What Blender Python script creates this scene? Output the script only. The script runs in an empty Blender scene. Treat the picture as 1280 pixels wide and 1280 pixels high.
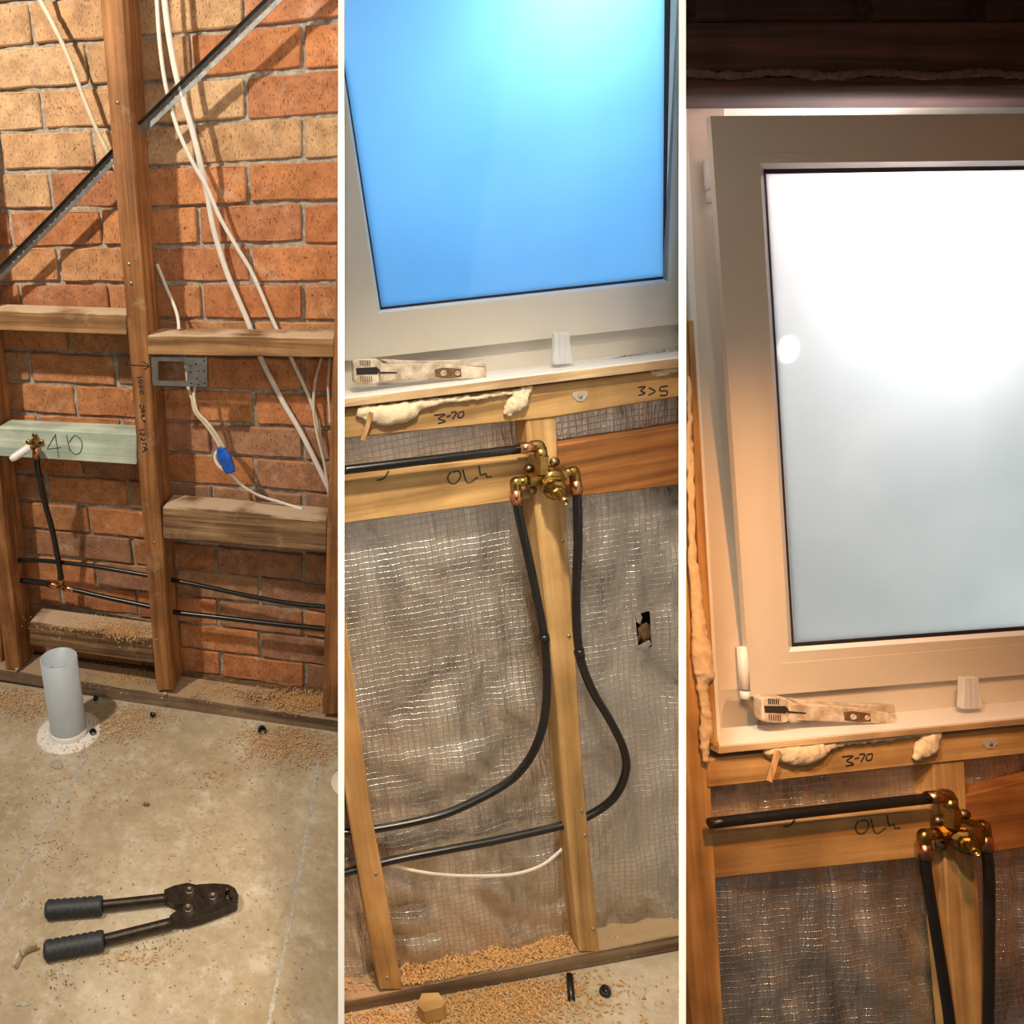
import bpy, bmesh, math, random
from mathutils import Vector, Matrix, noise
random.seed(7)
# ------------------------------------------------------------------ camera, world, lights, exposure
FPX, CX, CY = 950.0, 300.0, 590.0
ROT = {1: ((0.9686, 0.24647, -0.03264), (0.06159, -0.36506, -0.92894), (-0.24087, 0.89777, -0.36878)),
       2: ((0.98362, -0.04302, -0.17504), (-0.18019, -0.20912, -0.96115), (0.00475, 0.97694, -0.21344)),
       3: ((0.99363, -0.0949, -0.06079), (-0.05757, 0.0363, -0.99768), (0.09689, 0.99482, 0.03061))}
EYE = {1: Vector((0, -1.63, 1.40)), 2: Vector((0, -1.20, 1.40)), 3: Vector((0, -1.20, 1.40))}
RM = {}
for k in ROT:                                    # orthonormalise
    a = Vector(ROT[k][0]).normalized(); b_ = Vector(ROT[k][1]); b_ = (b_ - a * a.dot(b_)).normalized(); c_ = a.cross(b_)
    RM[k] = Matrix((a, b_, c_))
CAM2W = Matrix.Translation(EYE[1]) @ RM[1].transposed().to_4x4()
BAY = {k: CAM2W @ RM[k].to_4x4() @ Matrix.Translation(-EYE[k]) for k in RM}   # bay coordinates to world
sc = bpy.context.scene
col = sc.collection
cd = bpy.data.cameras.new('camera'); cam = bpy.data.objects.new('camera', cd); col.objects.link(cam)
cd.sensor_width = 36; cd.sensor_fit = 'HORIZONTAL'; cd.lens = FPX / 1280 * 36
cd.shift_x = (640 - CX) / 1280; cd.shift_y = -(640 - CY) / 1280
cd.clip_start = 0.02
cam.matrix_world = CAM2W @ Matrix(((1, 0, 0, 0), (0, -1, 0, 0), (0, 0, -1, 0), (0, 0, 0, 1)))
sc.camera = cam
w = bpy.data.worlds.new('world'); sc.world = w; w.use_nodes = True
w.node_tree.nodes['Background'].inputs[0].default_value = (1.0, 0.88, 0.74, 1)
w.node_tree.nodes['Background'].inputs[1].default_value = 0.075
sc.view_settings.view_transform = 'Standard'; sc.view_settings.look = 'None'
sc.view_settings.exposure = 0.0; sc.view_settings.gamma = 1.0; sc.view_settings.use_curve_mapping = False

def lamp(name, bay, pos, target, energy, color, size=0.06, kind='SPOT', angle=120, blend=0.6):
    ld = bpy.data.lights.new(name, kind); ld.energy = energy; ld.color = color; ld.shadow_soft_size = size
    if kind == 'SPOT': ld.spot_size = math.radians(angle); ld.spot_blend = blend
    o = bpy.data.objects.new(name, ld); col.objects.link(o)
    M = BAY[bay]; p = M @ Vector(pos); t = M @ Vector(target)
    o.location = p; o.rotation_euler = (t - p).to_track_quat('-Z', 'Y').to_euler()
    return o
# brick room: a bright ceiling downlight up to the left, a weaker one behind the viewer
lamp('ceiling_downlight', 1, (-1.25, -1.10, 2.42), (-0.55, 0.0, 0.7), 160, (1.0, 0.87, 0.70), 0.035, 'SPOT', 150, 0.5)
lamp('ceiling_downlight', 1, (0.05, -1.9, 2.5), (-0.55, -0.5, 0.2), 26, (1.0, 0.88, 0.70), 0.10, 'SPOT', 92, 0.6)
# window bays: a warm downlight each, daylight outside the frosted panes
LAMP2 = lamp('ceiling_downlight', 2, (0.28, -0.64, 1.98), (0.42, -0.12, 0.12), 112, (1.0, 0.84, 0.62), 0.035, 'SPOT', 72, 1.0)
LAMP3 = lamp('ceiling_downlight', 3, (0.72, -0.72, 1.80), (1.04, -0.05, 0.55), 64, (1.0, 0.42, 0.12), 0.035, 'SPOT', 92, 1.0)

lamp('edge_fill', 1, (0.0, -1.66, 1.46), (0, 0, 1), 7.5, (1.0, 0.90, 0.76), 0.02, 'POINT')  # added point fill at the camera that whitens the board edges

# ------------------------------------------------------------------ helpers
def ray(b, px, py):
    return RM[b].transposed() @ Vector(((px - CX) / FPX, (py - CY) / FPX, 1.0))
def P(b, px, py, y=0.0):                         # point of the bay's vertical plane Y = y
    v = ray(b, px, py); return EYE[b] + v * ((y - EYE[b].y) / v.y)
def PZ(b, px, py, z=0.0):                        # point of the bay's level plane Z = z
    v = ray(b, px, py); return EYE[b] + v * ((z - EYE[b].z) / v.z)
def proj(b, p):
    c = RM[b] @ (Vector(p) - EYE[b]); return (CX + FPX * c.x / c.z, CY + FPX * c.y / c.z)
PARTS = []
def link(name, me, mat, bay, origin, parent=None, smooth=False):
    o = bpy.data.objects.new(name, me); col.objects.link(o)
    if mat is not None and not me.materials: me.materials.append(mat)
    m = BAY[bay] @ Matrix.Translation(origin)
    if parent is not None:
        o.parent = parent; o.matrix_parent_inverse = parent['mw'] if False else parent_world(parent).inverted()
    o.matrix_basis = m
    if smooth:
        for p in me.polygons: p.use_smooth = True
    PARTS.append((o, bay)); WORLD[o.name] = m.copy()
    return o
WORLD = {}
def parent_world(o): return WORLD[o.name]
def mk(name, verts, faces, mat, bay, parent=None, smooth=False, bevel=0.0, origin=None, seg=1):
    if origin is None:
        origin = Vector((sum(v[0] for v in verts), sum(v[1] for v in verts), 0)) / len(verts)
        origin.z = min(v[2] for v in verts)
    me = bpy.data.meshes.new(name)
    me.from_pydata([tuple(Vector(v) - origin) for v in verts], [], faces)
    bm = bmesh.new(); bm.from_mesh(me)
    bmesh.ops.remove_doubles(bm, verts=bm.verts, dist=1e-6)
    bmesh.ops.recalc_face_normals(bm, faces=bm.faces)
    if bevel > 0:
        es = [e for e in bm.edges if len(e.link_faces) == 2 and e.calc_face_angle(0) > 0.6]
        bmesh.ops.bevel(bm, geom=es, offset=bevel, segments=seg, affect='EDGES', profile=0.6)
    bm.to_mesh(me); bm.free()
    return link(name, me, mat, bay, origin, parent, smooth)
def empty(name, bay, pos):
    o = bpy.data.objects.new(name, None); col.objects.link(o); o.empty_display_size = 0.02
    m = BAY[bay] @ Matrix.Translation(Vector(pos)); o.matrix_basis = m; WORLD[o.name] = m.copy()
    return o
def tag(o, label=None, cat=None, group=None, kind=None):
    if label: o['label'] = label
    if cat: o['category'] = cat
    if group: o['group'] = group
    if kind: o['kind'] = kind
    return o
def prism(front, vec):
    n = len(front); vs = [Vector(v) for v in front] + [Vector(v) + Vector(vec) for v in front]
    fs = [tuple(range(n)), tuple(range(2 * n - 1, n - 1, -1))] + [(i, (i + 1) % n, n + (i + 1) % n, n + i) for i in range(n)]
    return vs, fs
def polyx(name, b, pts, y0, depth, mat, parent=None, bevel=0.0, smooth=False, seg=1):   # outline on plane y0 given real depth
    vs, fs = prism([P(b, x, y, y0) for x, y in pts], (0, depth, 0))
    return mk(name, vs, fs, mat, b, parent, smooth, bevel, seg=seg)
def beam(name, b, secs, y0, depth, mat, parent=None, horiz=False, bevel=0.002):
    # secs: vertical timber (xl, xr, y); horizontal timber (x, ytop, ybottom)
    vs, fs = [], []
    for s in secs:
        if horiz: a, c = P(b, s[0], s[1], y0), P(b, s[0], s[2], y0)
        else: a, c = P(b, s[0], s[2], y0), P(b, s[1], s[2], y0)
        vs += [a, c, c + Vector((0, depth, 0)), a + Vector((0, depth, 0))]
    for i in range(len(secs) - 1):
        for j in range(4): fs.append((4 * i + j, 4 * i + (j + 1) % 4, 4 * i + 4 + (j + 1) % 4, 4 * i + 4 + j))
    fs.append((0, 1, 2, 3)); n = 4 * (len(secs) - 1); fs.append((n + 3, n + 2, n + 1, n))
    return mk(name, vs, fs, mat, b, parent, bevel=bevel)
def smoothpath(pts, n=6):
    if len(pts) < 3: return [Vector(p) for p in pts]
    q = [Vector(p) for p in pts]; q = [2 * q[0] - q[1]] + q + [2 * q[-1] - q[-2]]; out = []
    for i in range(1, len(q) - 2):
        for k in range(n):
            t = k / n; p0, p1, p2, p3 = q[i - 1:i + 3]
            out.append(0.5 * (2 * p1 + (p2 - p0) * t + (2 * p0 - 5 * p1 + 4 * p2 - p3) * t * t + (3 * p1 - p0 - 3 * p2 + p3) * t ** 3))
    return out + [q[-2]]
def tubegeo(pts, r, seg=10, flat=1.0, ref=Vector((0, 1, 0)), rad=None, caps=True):
    vs, fs = [], []; n = len(pts)
    for i, p in enumerate(pts):
        d = (pts[min(i + 1, n - 1)] - pts[max(i - 1, 0)]).normalized()
        rf = ref if abs(d.dot(ref)) < 0.95 else Vector((1, 0, 0.2))
        u = d.cross(rf).normalized(); v = u.cross(d).normalized(); rr = rad[i] if rad else r
        for k in range(seg):
            a = 2 * math.pi * k / seg; vs.append(p + u * (math.cos(a) * rr) + v * (math.sin(a) * rr * flat))
    for i in range(n - 1):
        for k in range(seg): fs.append((i * seg + k, i * seg + (k + 1) % seg, (i + 1) * seg + (k + 1) % seg, (i + 1) * seg + k))
    if caps: fs.append(tuple(range(seg))); fs.append(tuple(range(n * seg - 1, (n - 1) * seg - 1, -1)))
    return vs, fs
def tube(name, b, pts, r, mat, parent=None, seg=10, flat=1.0, sm=6, rad=None):
    pp = smoothpath(pts, sm)
    if rad and len(rad) != len(pp):
        rr = []
        for i in range(len(pp)):
            t = i / (len(pp) - 1) * (len(rad) - 1); k = min(int(t), len(rad) - 2); rr.append(rad[k] + (rad[k + 1] - rad[k]) * (t - k))
        rad = rr
    vs, fs = tubegeo(pp, r, seg, flat, rad=rad)
    return mk(name, vs, fs, mat, b, parent, seg > 6)
def pxtube(name, b, pts, r, mat, parent=None, y=0.0, **kw):      # (px, py[, y]) control points on real depth planes
    return tube(name, b, [P(b, p[0], p[1], p[2] if len(p) > 2 else y) for p in pts], r, mat, parent, **kw)
def lathe(name, b, prof, base, axis, mat, parent=None, seg=24, smooth=True):   # prof: (radius, height)
    ax = Vector(axis).normalized(); u = ax.cross(Vector((0.31, 0.77, 0.2))).normalized(); v = ax.cross(u)
    vs, fs = [], []
    for r, h in prof:
        for k in range(seg):
            a = 2 * math.pi * k / seg; vs.append(Vector(base) + ax * h + u * (math.cos(a) * r) + v * (math.sin(a) * r))
    for i in range(len(prof) - 1):
        for k in range(seg): fs.append((i * seg + k, i * seg + (k + 1) % seg, (i + 1) * seg + (k + 1) % seg, (i + 1) * seg + k))
    o = mk(name, vs, fs, mat, b, parent, smooth)
    return o
def disc_prof(*p): return list(p)
def box(name, b, c, d, mat, parent=None, rot=None, bevel=0.0):
    vs = []
    for sx in (-1, 1):
        for sy in (-1, 1):
            for sz in (-1, 1):
                q = Vector((sx * d[0] / 2, sy * d[1] / 2, sz * d[2] / 2))
                if rot is not None: q = rot @ q
                vs.append(Vector(c) + q)
    fs = [(0, 1, 3, 2), (4, 6, 7, 5), (0, 4, 5, 1), (2, 3, 7, 6), (0, 2, 6, 4), (1, 5, 7, 3)]
    return mk(name, vs, fs, mat, b, parent, bevel=bevel)

# ------------------------------------------------------------------ materials
def newmat(name):
    m = bpy.data.materials.new(name); m.use_nodes = True; nt = m.node_tree
    return m, nt, nt.nodes['Principled BSDF']
def N(nt, t, **kw):
    n = nt.nodes.new(t)
    for k, v in kw.items():
        if k.startswith('i_'): n.inputs[k[2:].replace('_', ' ')].default_value = v
        else: setattr(n, k, v)
    return n
def ramp(nt, stops):
    r = nt.nodes.new('ShaderNodeValToRGB'); e = r.color_ramp.elements
    while len(e) < len(stops): e.new(0.5)
    for i, (p, c) in enumerate(stops): e[i].position = p; e[i].color = (c[0], c[1], c[2], 1)
    return r
def coords(nt, scale=(1, 1, 1), rnd=True):
    tc = nt.nodes.new('ShaderNodeTexCoord'); mp = nt.nodes.new('ShaderNodeMapping'); mp.inputs['Scale'].default_value = scale
    L = nt.links.new
    if rnd:
        oi = nt.nodes.new('ShaderNodeObjectInfo'); mu = N(nt, 'ShaderNodeMath', operation='MULTIPLY'); mu.inputs[1].default_value = 37.0
        L(oi.outputs['Random'], mu.inputs[0]); ad = N(nt, 'ShaderNodeVectorMath', operation='ADD')
        L(tc.outputs['Object'], ad.inputs[0]); L(mu.outputs[0], ad.inputs[1]); L(ad.outputs[0], mp.inputs['Vector'])
    else: L(tc.outputs['Object'], mp.inputs['Vector'])
    return mp
def bump(nt, bsdf, src, strength=0.3, dist=0.002):
    bm = nt.nodes.new('ShaderNodeBump'); bm.inputs['Strength'].default_value = strength; bm.inputs['Distance'].default_value = dist
    nt.links.new(src, bm.inputs['Height']); nt.links.new(bm.outputs[0], bsdf.inputs['Normal'])
def mixc(nt, fac, a, b, blend='MIX'):
    m = nt.nodes.new('ShaderNodeMix'); m.data_type = 'RGBA'; m.blend_type = blend
    for s, i in ((fac, 0), (a, 6), (b, 7)):
        if isinstance(s, (int, float)): m.inputs[i].default_value = s
        elif isinstance(s, tuple): m.inputs[i].default_value = (s[0], s[1], s[2], 1)
        else: nt.links.new(s, m.inputs[i])
    return m.outputs[2]
def wood(name, dark, light, axis, grain=55, rough=0.75, stain=None, bs=0.25, dust=None):
    m, nt, bs_ = newmat(name); s = [grain] * 3; s['xyz'.index(axis)] = grain * 0.035; L = nt.links.new
    mp = coords(nt, tuple(s)); n = N(nt, 'ShaderNodeTexNoise', i_Scale=1.0, i_Detail=6.0, i_Roughness=0.6, i_Distortion=0.4)
    L(mp.outputs[0], n.inputs['Vector'])
    r = ramp(nt, [(0.32, tuple(x * .62 for x in dark)), (0.44, dark), (0.54, tuple((a + c) / 2 for a, c in zip(dark, light))), (0.64, light)]); L(n.outputs[0], r.inputs[0])
    mp2 = coords(nt, (9, 9, 9)); n2 = N(nt, 'ShaderNodeTexNoise', i_Scale=1.0, i_Detail=4.0); L(mp2.outputs[0], n2.inputs['Vector'])
    r2 = ramp(nt, [(0.38, (0.62, 0.58, 0.55)), (0.6, (1.05, 1.05, 1.05))]); L(n2.outputs[0], r2.inputs[0])
    c = mixc(nt, 0.75, r.outputs[0], r2.outputs[0], 'MULTIPLY')
    if stain:
        mp3 = coords(nt, (16, 16, 16)); n3 = N(nt, 'ShaderNodeTexNoise', i_Scale=1.0, i_Detail=5.0, i_Roughness=0.7); L(mp3.outputs[0], n3.inputs['Vector'])
        r3 = ramp(nt, [(0.57, (0, 0, 0)), (0.80, (.7, .7, .7))]); L(n3.outputs[0], r3.inputs[0]); c = mixc(nt, r3.outputs[0], c, stain)
    if dust:
        ge = nt.nodes.new('ShaderNodeNewGeometry'); sp = nt.nodes.new('ShaderNodeSeparateXYZ'); L(ge.outputs['Normal'], sp.inputs[0])
        ad = N(nt, 'ShaderNodeMath', operation='MULTIPLY'); L(sp.outputs[2], ad.inputs[0]); L(n2.outputs[0], ad.inputs[1])
        r4 = ramp(nt, [(0.30, (0, 0, 0)), (0.48, (.85, .85, .85))]); L(ad.outputs[0], r4.inputs[0]); c = mixc(nt, r4.outputs[0], c, dust)
    L(c, bs_.inputs['Base Color']); bs_.inputs['Roughness'].default_value = rough; bump(nt, bs_, n.outputs[0], bs, 0.002)
    return m
def plain(name, c, rough=0.6, metal=0.0, var=0.25, scale=40, bs=0.15, c2=None, bd=0.001):
    m, nt, b = newmat(name); L = nt.links.new
    mp = coords(nt, (scale,) * 3); n = N(nt, 'ShaderNodeTexNoise', i_Scale=1.0, i_Detail=5.0, i_Roughness=0.6); L(mp.outputs[0], n.inputs['Vector'])
    c2 = c2 or tuple(x * (1 - var) for x in c)
    r = ramp(nt, [(0.35, c2), (0.65, c)]); L(n.outputs[0], r.inputs[0]); L(r.outputs[0], b.inputs['Base Color'])
    b.inputs['Roughness'].default_value = rough; b.inputs['Metallic'].default_value = metal; bump(nt, b, n.outputs[0], bs, bd)
    return m
M = {}
M['stud_red'] = wood('stud_red', (0.24, 0.095, 0.028), (0.45, 0.205, 0.068), 'z', 60, 0.7, (0.45, 0.33, 0.22))
M['nog_red'] = wood('nog_red', (0.22, 0.11, 0.042), (0.44, 0.25, 0.11), 'x', 60, 0.8, (0.42, 0.32, 0.22), 0.25, (0.60, 0.47, 0.33))
M['nog_rough'] = wood('nog_rough', (0.15, 0.085, 0.04), (0.36, 0.22, 0.11), 'x', 90, 0.9, (0.40, 0.32, 0.23), 0.6, (0.55, 0.42, 0.30))
M['nog_green'] = wood('nog_green', (0.42, 0.53, 0.45), (0.64, 0.72, 0.61), 'x', 45, 0.75, (0.55, 0.56, 0.40))
M['plate_grey'] = wood('plate_grey', (0.15, 0.10, 0.06), (0.30, 0.21, 0.14), 'x', 60, 0.85, (0.30, 0.25, 0.2), 0.25, (0.42, 0.30, 0.18))
M['pine_v'] = wood('pine_v', (0.40, 0.235, 0.085), (0.59, 0.38, 0.16), 'z', 40, 0.65, (0.52, 0.24, 0.06))
M['pine_h'] = wood('pine_h', (0.40, 0.235, 0.085), (0.59, 0.38, 0.16), 'x', 40, 0.65, (0.36, 0.24, 0.11))
M['pine_dark'] = wood('pine_dark', (0.24, 0.09, 0.02), (0.38, 0.16, 0.042), 'x', 60, 0.65)
M['pine_pale'] = wood('pine_pale', (0.52, 0.36, 0.20), (0.72, 0.55, 0.34), 'x', 50, 0.6)
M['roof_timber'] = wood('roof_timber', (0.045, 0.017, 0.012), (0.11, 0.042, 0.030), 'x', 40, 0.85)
M['splinter'] = wood('splinter', (0.35, 0.20, 0.08), (0.60, 0.38, 0.18), 'z', 90, 0.8)
M['black'] = plain('black_poly', (0.010, 0.010, 0.011), 0.28, 0, 0.3, 60, 0.05)
M['rubber'] = plain('grip_rubber', (0.030, 0.035, 0.042), 0.55, 0, 0.35, 90, 0.25)
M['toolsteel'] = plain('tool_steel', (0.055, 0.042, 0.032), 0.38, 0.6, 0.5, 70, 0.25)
M['boltsteel'] = plain('bolt_steel', (0.16, 0.13, 0.10), 0.35, 0.8, 0.4, 120, 0.2)
M['galv'] = plain('galvanised', (0.52, 0.53, 0.54), 0.38, 0.9, 0.35, 50, 0.15)
M['galv_dark'] = plain('galvanised_dark', (0.20, 0.20, 0.205), 0.42, 0.85, 0.45, 60, 0.2)
M['brass'] = plain('brass', (0.42, 0.28, 0.09), 0.28, 1.0, 0.45, 80, 0.2, (0.28, 0.17, 0.05))
M['copper'] = plain('copper', (0.72, 0.36, 0.20), 0.25, 1.0, 0.35, 80, 0.15)
M['cable'] = plain('cable_pvc', (0.70, 0.62, 0.47), 0.5, 0, 0.18, 30, 0.05)
M['cable_white'] = plain('cable_white', (0.76, 0.73, 0.68), 0.45, 0, 0.12, 30, 0.05)
M['pvc'] = plain('pvc_grey', (0.47, 0.53, 0.60), 0.35, 0, 0.06, 20, 0.03)
M['flange'] = plain('flange_white', (0.80, 0.78, 0.75), 0.4, 0, 0.08, 20, 0.03)
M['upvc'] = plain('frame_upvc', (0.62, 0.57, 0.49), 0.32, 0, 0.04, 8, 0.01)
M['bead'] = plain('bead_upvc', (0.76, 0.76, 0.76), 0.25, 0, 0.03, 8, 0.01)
M['gasket'] = plain('gasket', (0.008, 0.008, 0.016), 0.5, 0, 0.2, 30, 0.05)
M['whitecap'] = plain('white_cap', (0.78, 0.76, 0.78), 0.4, 0, 0.12, 60, 0.2)
M['bluetape'] = plain('blue_tape', (0.012, 0.12, 0.62), 0.3, 0, 0.35, 90, 0.4)
M['foam'] = plain('expanding_foam', (0.72, 0.60, 0.42), 0.8, 0, 0.22, 90, 0.6, None, 0.003)
M['mortar'] = plain('mortar', (0.46, 0.41, 0.34), 0.95, 0, 0.45, 90, 1.0, None, 0.004)
M['mortar_chip'] = plain('mortar_chip', (0.46, 0.41, 0.33), 0.95, 0, 0.3, 120, 0.6)
M['dirt'] = plain('dirt', (0.17, 0.10, 0.05), 1.0, 0, 0.5, 60, 0.8, None, 0.004)
M['ink_black'] = plain('ink_black', (0.015, 0.012, 0.012), 0.7, 0, 0.2)
M['ink_green'] = plain('ink_green', (0.012, 0.085, 0.075), 0.6, 0, 0.2)
M['ink_grey'] = plain('ink_grey', (0.05, 0.055, 0.03), 0.7, 0, 0.2)
M['divider'] = plain('divider_white', (0.93, 0.93, 0.93), 0.5, 0, 0.02, 8, 0.01)
M['void_shade'] = plain('void_shade', (0.03, 0.02, 0.015), 0.95, 0, 0.4, 30, 0.2)  # near-black backing; the void's shade is put into its colour
M['fluff'] = plain('insulation_fluff', (0.15, 0.10, 0.08), 0.95, 0, 0.5, 90, 0.8, None, 0.004)
M['handle_white'] = plain('handle_white', (0.64, 0.57, 0.47), 0.5, 0, 0.3, 50, 0.3, (0.34, 0.24, 0.15))
M['rust'] = plain('rust', (0.16, 0.09, 0.04), 0.8, 0, 0.5, 160, 0.4)
M['slot'] = plain('slot_dark', (0.02, 0.016, 0.013), 0.9, 0, 0.3)
M['screw'] = plain('screw_head', (0.42, 0.38, 0.33), 0.4, 0.8, 0.3, 120, 0.2)
M['shaving'] = plain('shaving', (0.72, 0.42, 0.17), 0.85, 0, 0.35, 200, 0.1)
M['shaving2'] = plain('shaving_orange', (0.70, 0.43, 0.22), 0.85, 0, 0.35, 200, 0.1)
M['render'] = plain('pink_light_soffit', (0.78, 0.66, 0.62), 0.6, 0, 0.05, 20, 0.05)  # pinkish tint of the window light is put into this colour

def brickmat():
    m, nt, b = newmat('brick_clay'); L = nt.links.new; oi = nt.nodes.new('ShaderNodeObjectInfo')
    mp = coords(nt, (26, 26, 26)); n = N(nt, 'ShaderNodeTexNoise', i_Scale=1.0, i_Detail=7.0, i_Roughness=0.65); L(mp.outputs[0], n.inputs['Vector'])
    r = ramp(nt, [(0.32, (0.68, 0.62, 0.60)), (0.62, (1.12, 1.1, 1.08))]); L(n.outputs[0], r.inputs[0])
    c = mixc(nt, 1.0, oi.outputs['Color'], r.outputs[0], 'MULTIPLY')
    mp2 = coords(nt, (360, 360, 130)); n2 = N(nt, 'ShaderNodeTexNoise', i_Scale=1.0, i_Detail=2.0, i_Roughness=0.6); L(mp2.outputs[0], n2.inputs['Vector'])
    r2 = ramp(nt, [(0.30, (0.28, 0.19, 0.15)), (0.42, (1, 1, 1))]); L(n2.outputs[0], r2.inputs[0])
    c = mixc(nt, 0.9, c, r2.outputs[0], 'MULTIPLY')
    mp3 = coords(nt, (14, 14, 14)); n3 = N(nt, 'ShaderNodeTexNoise', i_Scale=1.0, i_Detail=8.0, i_Roughness=0.75); L(mp3.outputs[0], n3.inputs['Vector'])
    r3 = ramp(nt, [(0.56, (0, 0, 0)), (0.74, (.8, .8, .8))]); L(n3.outputs[0], r3.inputs[0]); c = mixc(nt, r3.outputs[0], c, (0.60, 0.47, 0.35))
    L(c, b.inputs['Base Color']); b.inputs['Roughness'].default_value = 0.92
    ad = N(nt, 'ShaderNodeMath', operation='ADD'); L(n.outputs[0], ad.inputs[0]); L(r2.outputs[0], ad.inputs[1]); bump(nt, b, ad.outputs[0], 0.5, 0.0025)
    return m
M['brick'] = brickmat()
def concrete():
    m, nt, b = newmat('slab_concrete'); L = nt.links.new
    mp = coords(nt, (2.6, 2.6, 2.6), False); n = N(nt, 'ShaderNodeTexNoise', i_Scale=1.0, i_Detail=8.0, i_Roughness=0.6, i_Distortion=0.3); L(mp.outputs[0], n.inputs['Vector'])
    r = ramp(nt, [(0.32, (0.33, 0.26, 0.165)), (0.5, (0.42, 0.345, 0.24)), (0.68, (0.52, 0.455, 0.355))]); L(n.outputs[0], r.inputs[0])
    mp2 = coords(nt, (28, 28, 28), False); n2 = N(nt, 'ShaderNodeTexNoise', i_Scale=1.0, i_Detail=8.0, i_Roughness=0.85, i_Distortion=0.2); L(mp2.outputs[0], n2.inputs['Vector'])
    r2 = ramp(nt, [(0.3, (0.72, 0.70, 0.68)), (0.5, (1, 1, 1)), (0.66, (1.28, 1.3, 1.32))]); L(n2.outputs[0], r2.inputs[0])
    c = mixc(nt, 0.8, r.outputs[0], r2.outputs[0], 'MULTIPLY')
    mp3 = coords(nt, (11, 11, 11), False); n3 = N(nt, 'ShaderNodeTexNoise', i_Scale=1.0, i_Detail=9.0, i_Roughness=0.8); L(mp3.outputs[0], n3.inputs['Vector'])
    r3 = ramp(nt, [(0.52, (0, 0, 0)), (0.70, (0.85, 0.85, 0.85))]); L(n3.outputs[0], r3.inputs[0]); c = mixc(nt, r3.outputs[0], c, (0.62, 0.57, 0.49))
    L(c, b.inputs['Base Color']); b.inputs['Roughness'].default_value = 0.85; bump(nt, b, n2.outputs[0], 0.25, 0.002)
    return m
M['concrete'] = concrete()
def foilmat(name, warm):
    m, nt, b = newmat(name); L = nt.links.new; tc = nt.nodes.new('ShaderNodeTexCoord')
    def lines(d, sc_):
        wv = N(nt, 'ShaderNodeTexWave', wave_type='BANDS', bands_direction=d, wave_profile='SIN'); wv.inputs['Scale'].default_value = sc_
        wv.inputs['Distortion'].default_value = 0.8; wv.inputs['Detail'].default_value = 2.0; wv.inputs['Detail Scale'].default_value = 2.0
        L(tc.outputs['Object'], wv.inputs['Vector']); rr = ramp(nt, [(0.90, (0, 0, 0)), (0.99, (1, 1, 1))]); L(wv.outputs[1], rr.inputs[0]); return rr.outputs[0]
    mx = N(nt, 'ShaderNodeMath', operation='MAXIMUM'); L(lines('X', 29), mx.inputs[0]); L(lines('Z', 29), mx.inputs[1])
    mp = coords(nt, (46, 46, 10), False); n = N(nt, 'ShaderNodeTexNoise', i_Scale=1.0, i_Detail=7.0, i_Roughness=0.62, i_Distortion=1.4); L(mp.outputs[0], n.inputs['Vector'])
    mq = coords(nt, (7, 7, 5), False); n2 = N(nt, 'ShaderNodeTexNoise', i_Scale=1.0, i_Detail=6.0, i_Roughness=0.7, i_Distortion=0.8); L(mq.outputs[0], n2.inputs['Vector'])
    r2 = ramp(nt, [(0.34, tuple(x * .50 for x in warm)), (0.50, warm), (0.66, tuple(min(1, x * 1.25) for x in warm))]); L(n2.outputs[0], r2.inputs[0])
    c = mixc(nt, mx.outputs[0], r2.outputs[0], tuple(x * 0.86 for x in warm)); L(c, b.inputs['Base Color'])
    b.inputs['Metallic'].default_value = 0.9
    rr = ramp(nt, [(0.35, (.26,) * 3), (0.65, (.46,) * 3)]); L(n2.outputs[0], rr.inputs[0]); L(rr.outputs[0], b.inputs['Roughness'])
    m1 = N(nt, 'ShaderNodeMath', operation='MULTIPLY_ADD'); L(mx.outputs[0], m1.inputs[0]); m1.inputs[1].default_value = 0.085; L(n.outputs[0], m1.inputs[2])
    bump(nt, b, m1.outputs[0], 0.75, 0.008)
    return m
M['foil'] = foilmat('foil_insulation', (0.66, 0.64, 0.62))
def frosted():
    m, nt, b = newmat('frosted_glass'); L = nt.links.new
    tr = nt.nodes.new('ShaderNodeBsdfTranslucent'); tr.inputs[0].default_value = (0.9, 0.92, 0.93, 1)
    gl = nt.nodes.new('ShaderNodeBsdfGlossy'); gl.inputs['Roughness'].default_value = 0.03
    fr = N(nt, 'ShaderNodeFresnel'); fr.inputs[0].default_value = 1.45
    mp = coords(nt, (6, 6, 6), False); n = N(nt, 'ShaderNodeTexNoise', i_Scale=1.0, i_Detail=5.0); L(mp.outputs[0], n.inputs['Vector'])
    r = ramp(nt, [(0.3, (0.86, 0.89, 0.90)), (0.7, (0.94, 0.95, 0.96))]); L(n.outputs[0], r.inputs[0]); L(r.outputs[0], tr.inputs[0])
    mx = nt.nodes.new('ShaderNodeMixShader'); ge = nt.nodes.new('ShaderNodeNewGeometry'); iv = N(nt, 'ShaderNodeMath', operation='SUBTRACT'); iv.inputs[0].default_value = 1.0; L(ge.outputs['Backfacing'], iv.inputs[1]); ml = N(nt, 'ShaderNodeMath', operation='MULTIPLY'); L(fr.outputs[0], ml.inputs[0]); L(iv.outputs[0], ml.inputs[1]); L(ml.outputs[0], mx.inputs[0]); L(tr.outputs[0], mx.inputs[1]); L(gl.outputs[0], mx.inputs[2])
    L(mx.outputs[0], nt.nodes['Material Output'].inputs[0]); return m
M['frosted'] = frosted()
def clearplastic():
    m, nt, b = newmat('clear_plastic'); b.inputs['Base Color'].default_value = (0.86, 0.87, 0.88, 1); b.inputs['Roughness'].default_value = 0.35
    b.inputs['Transmission Weight'].default_value = 0.55; b.inputs['IOR'].default_value = 1.3; return m
M['clear'] = clearplastic()

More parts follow.
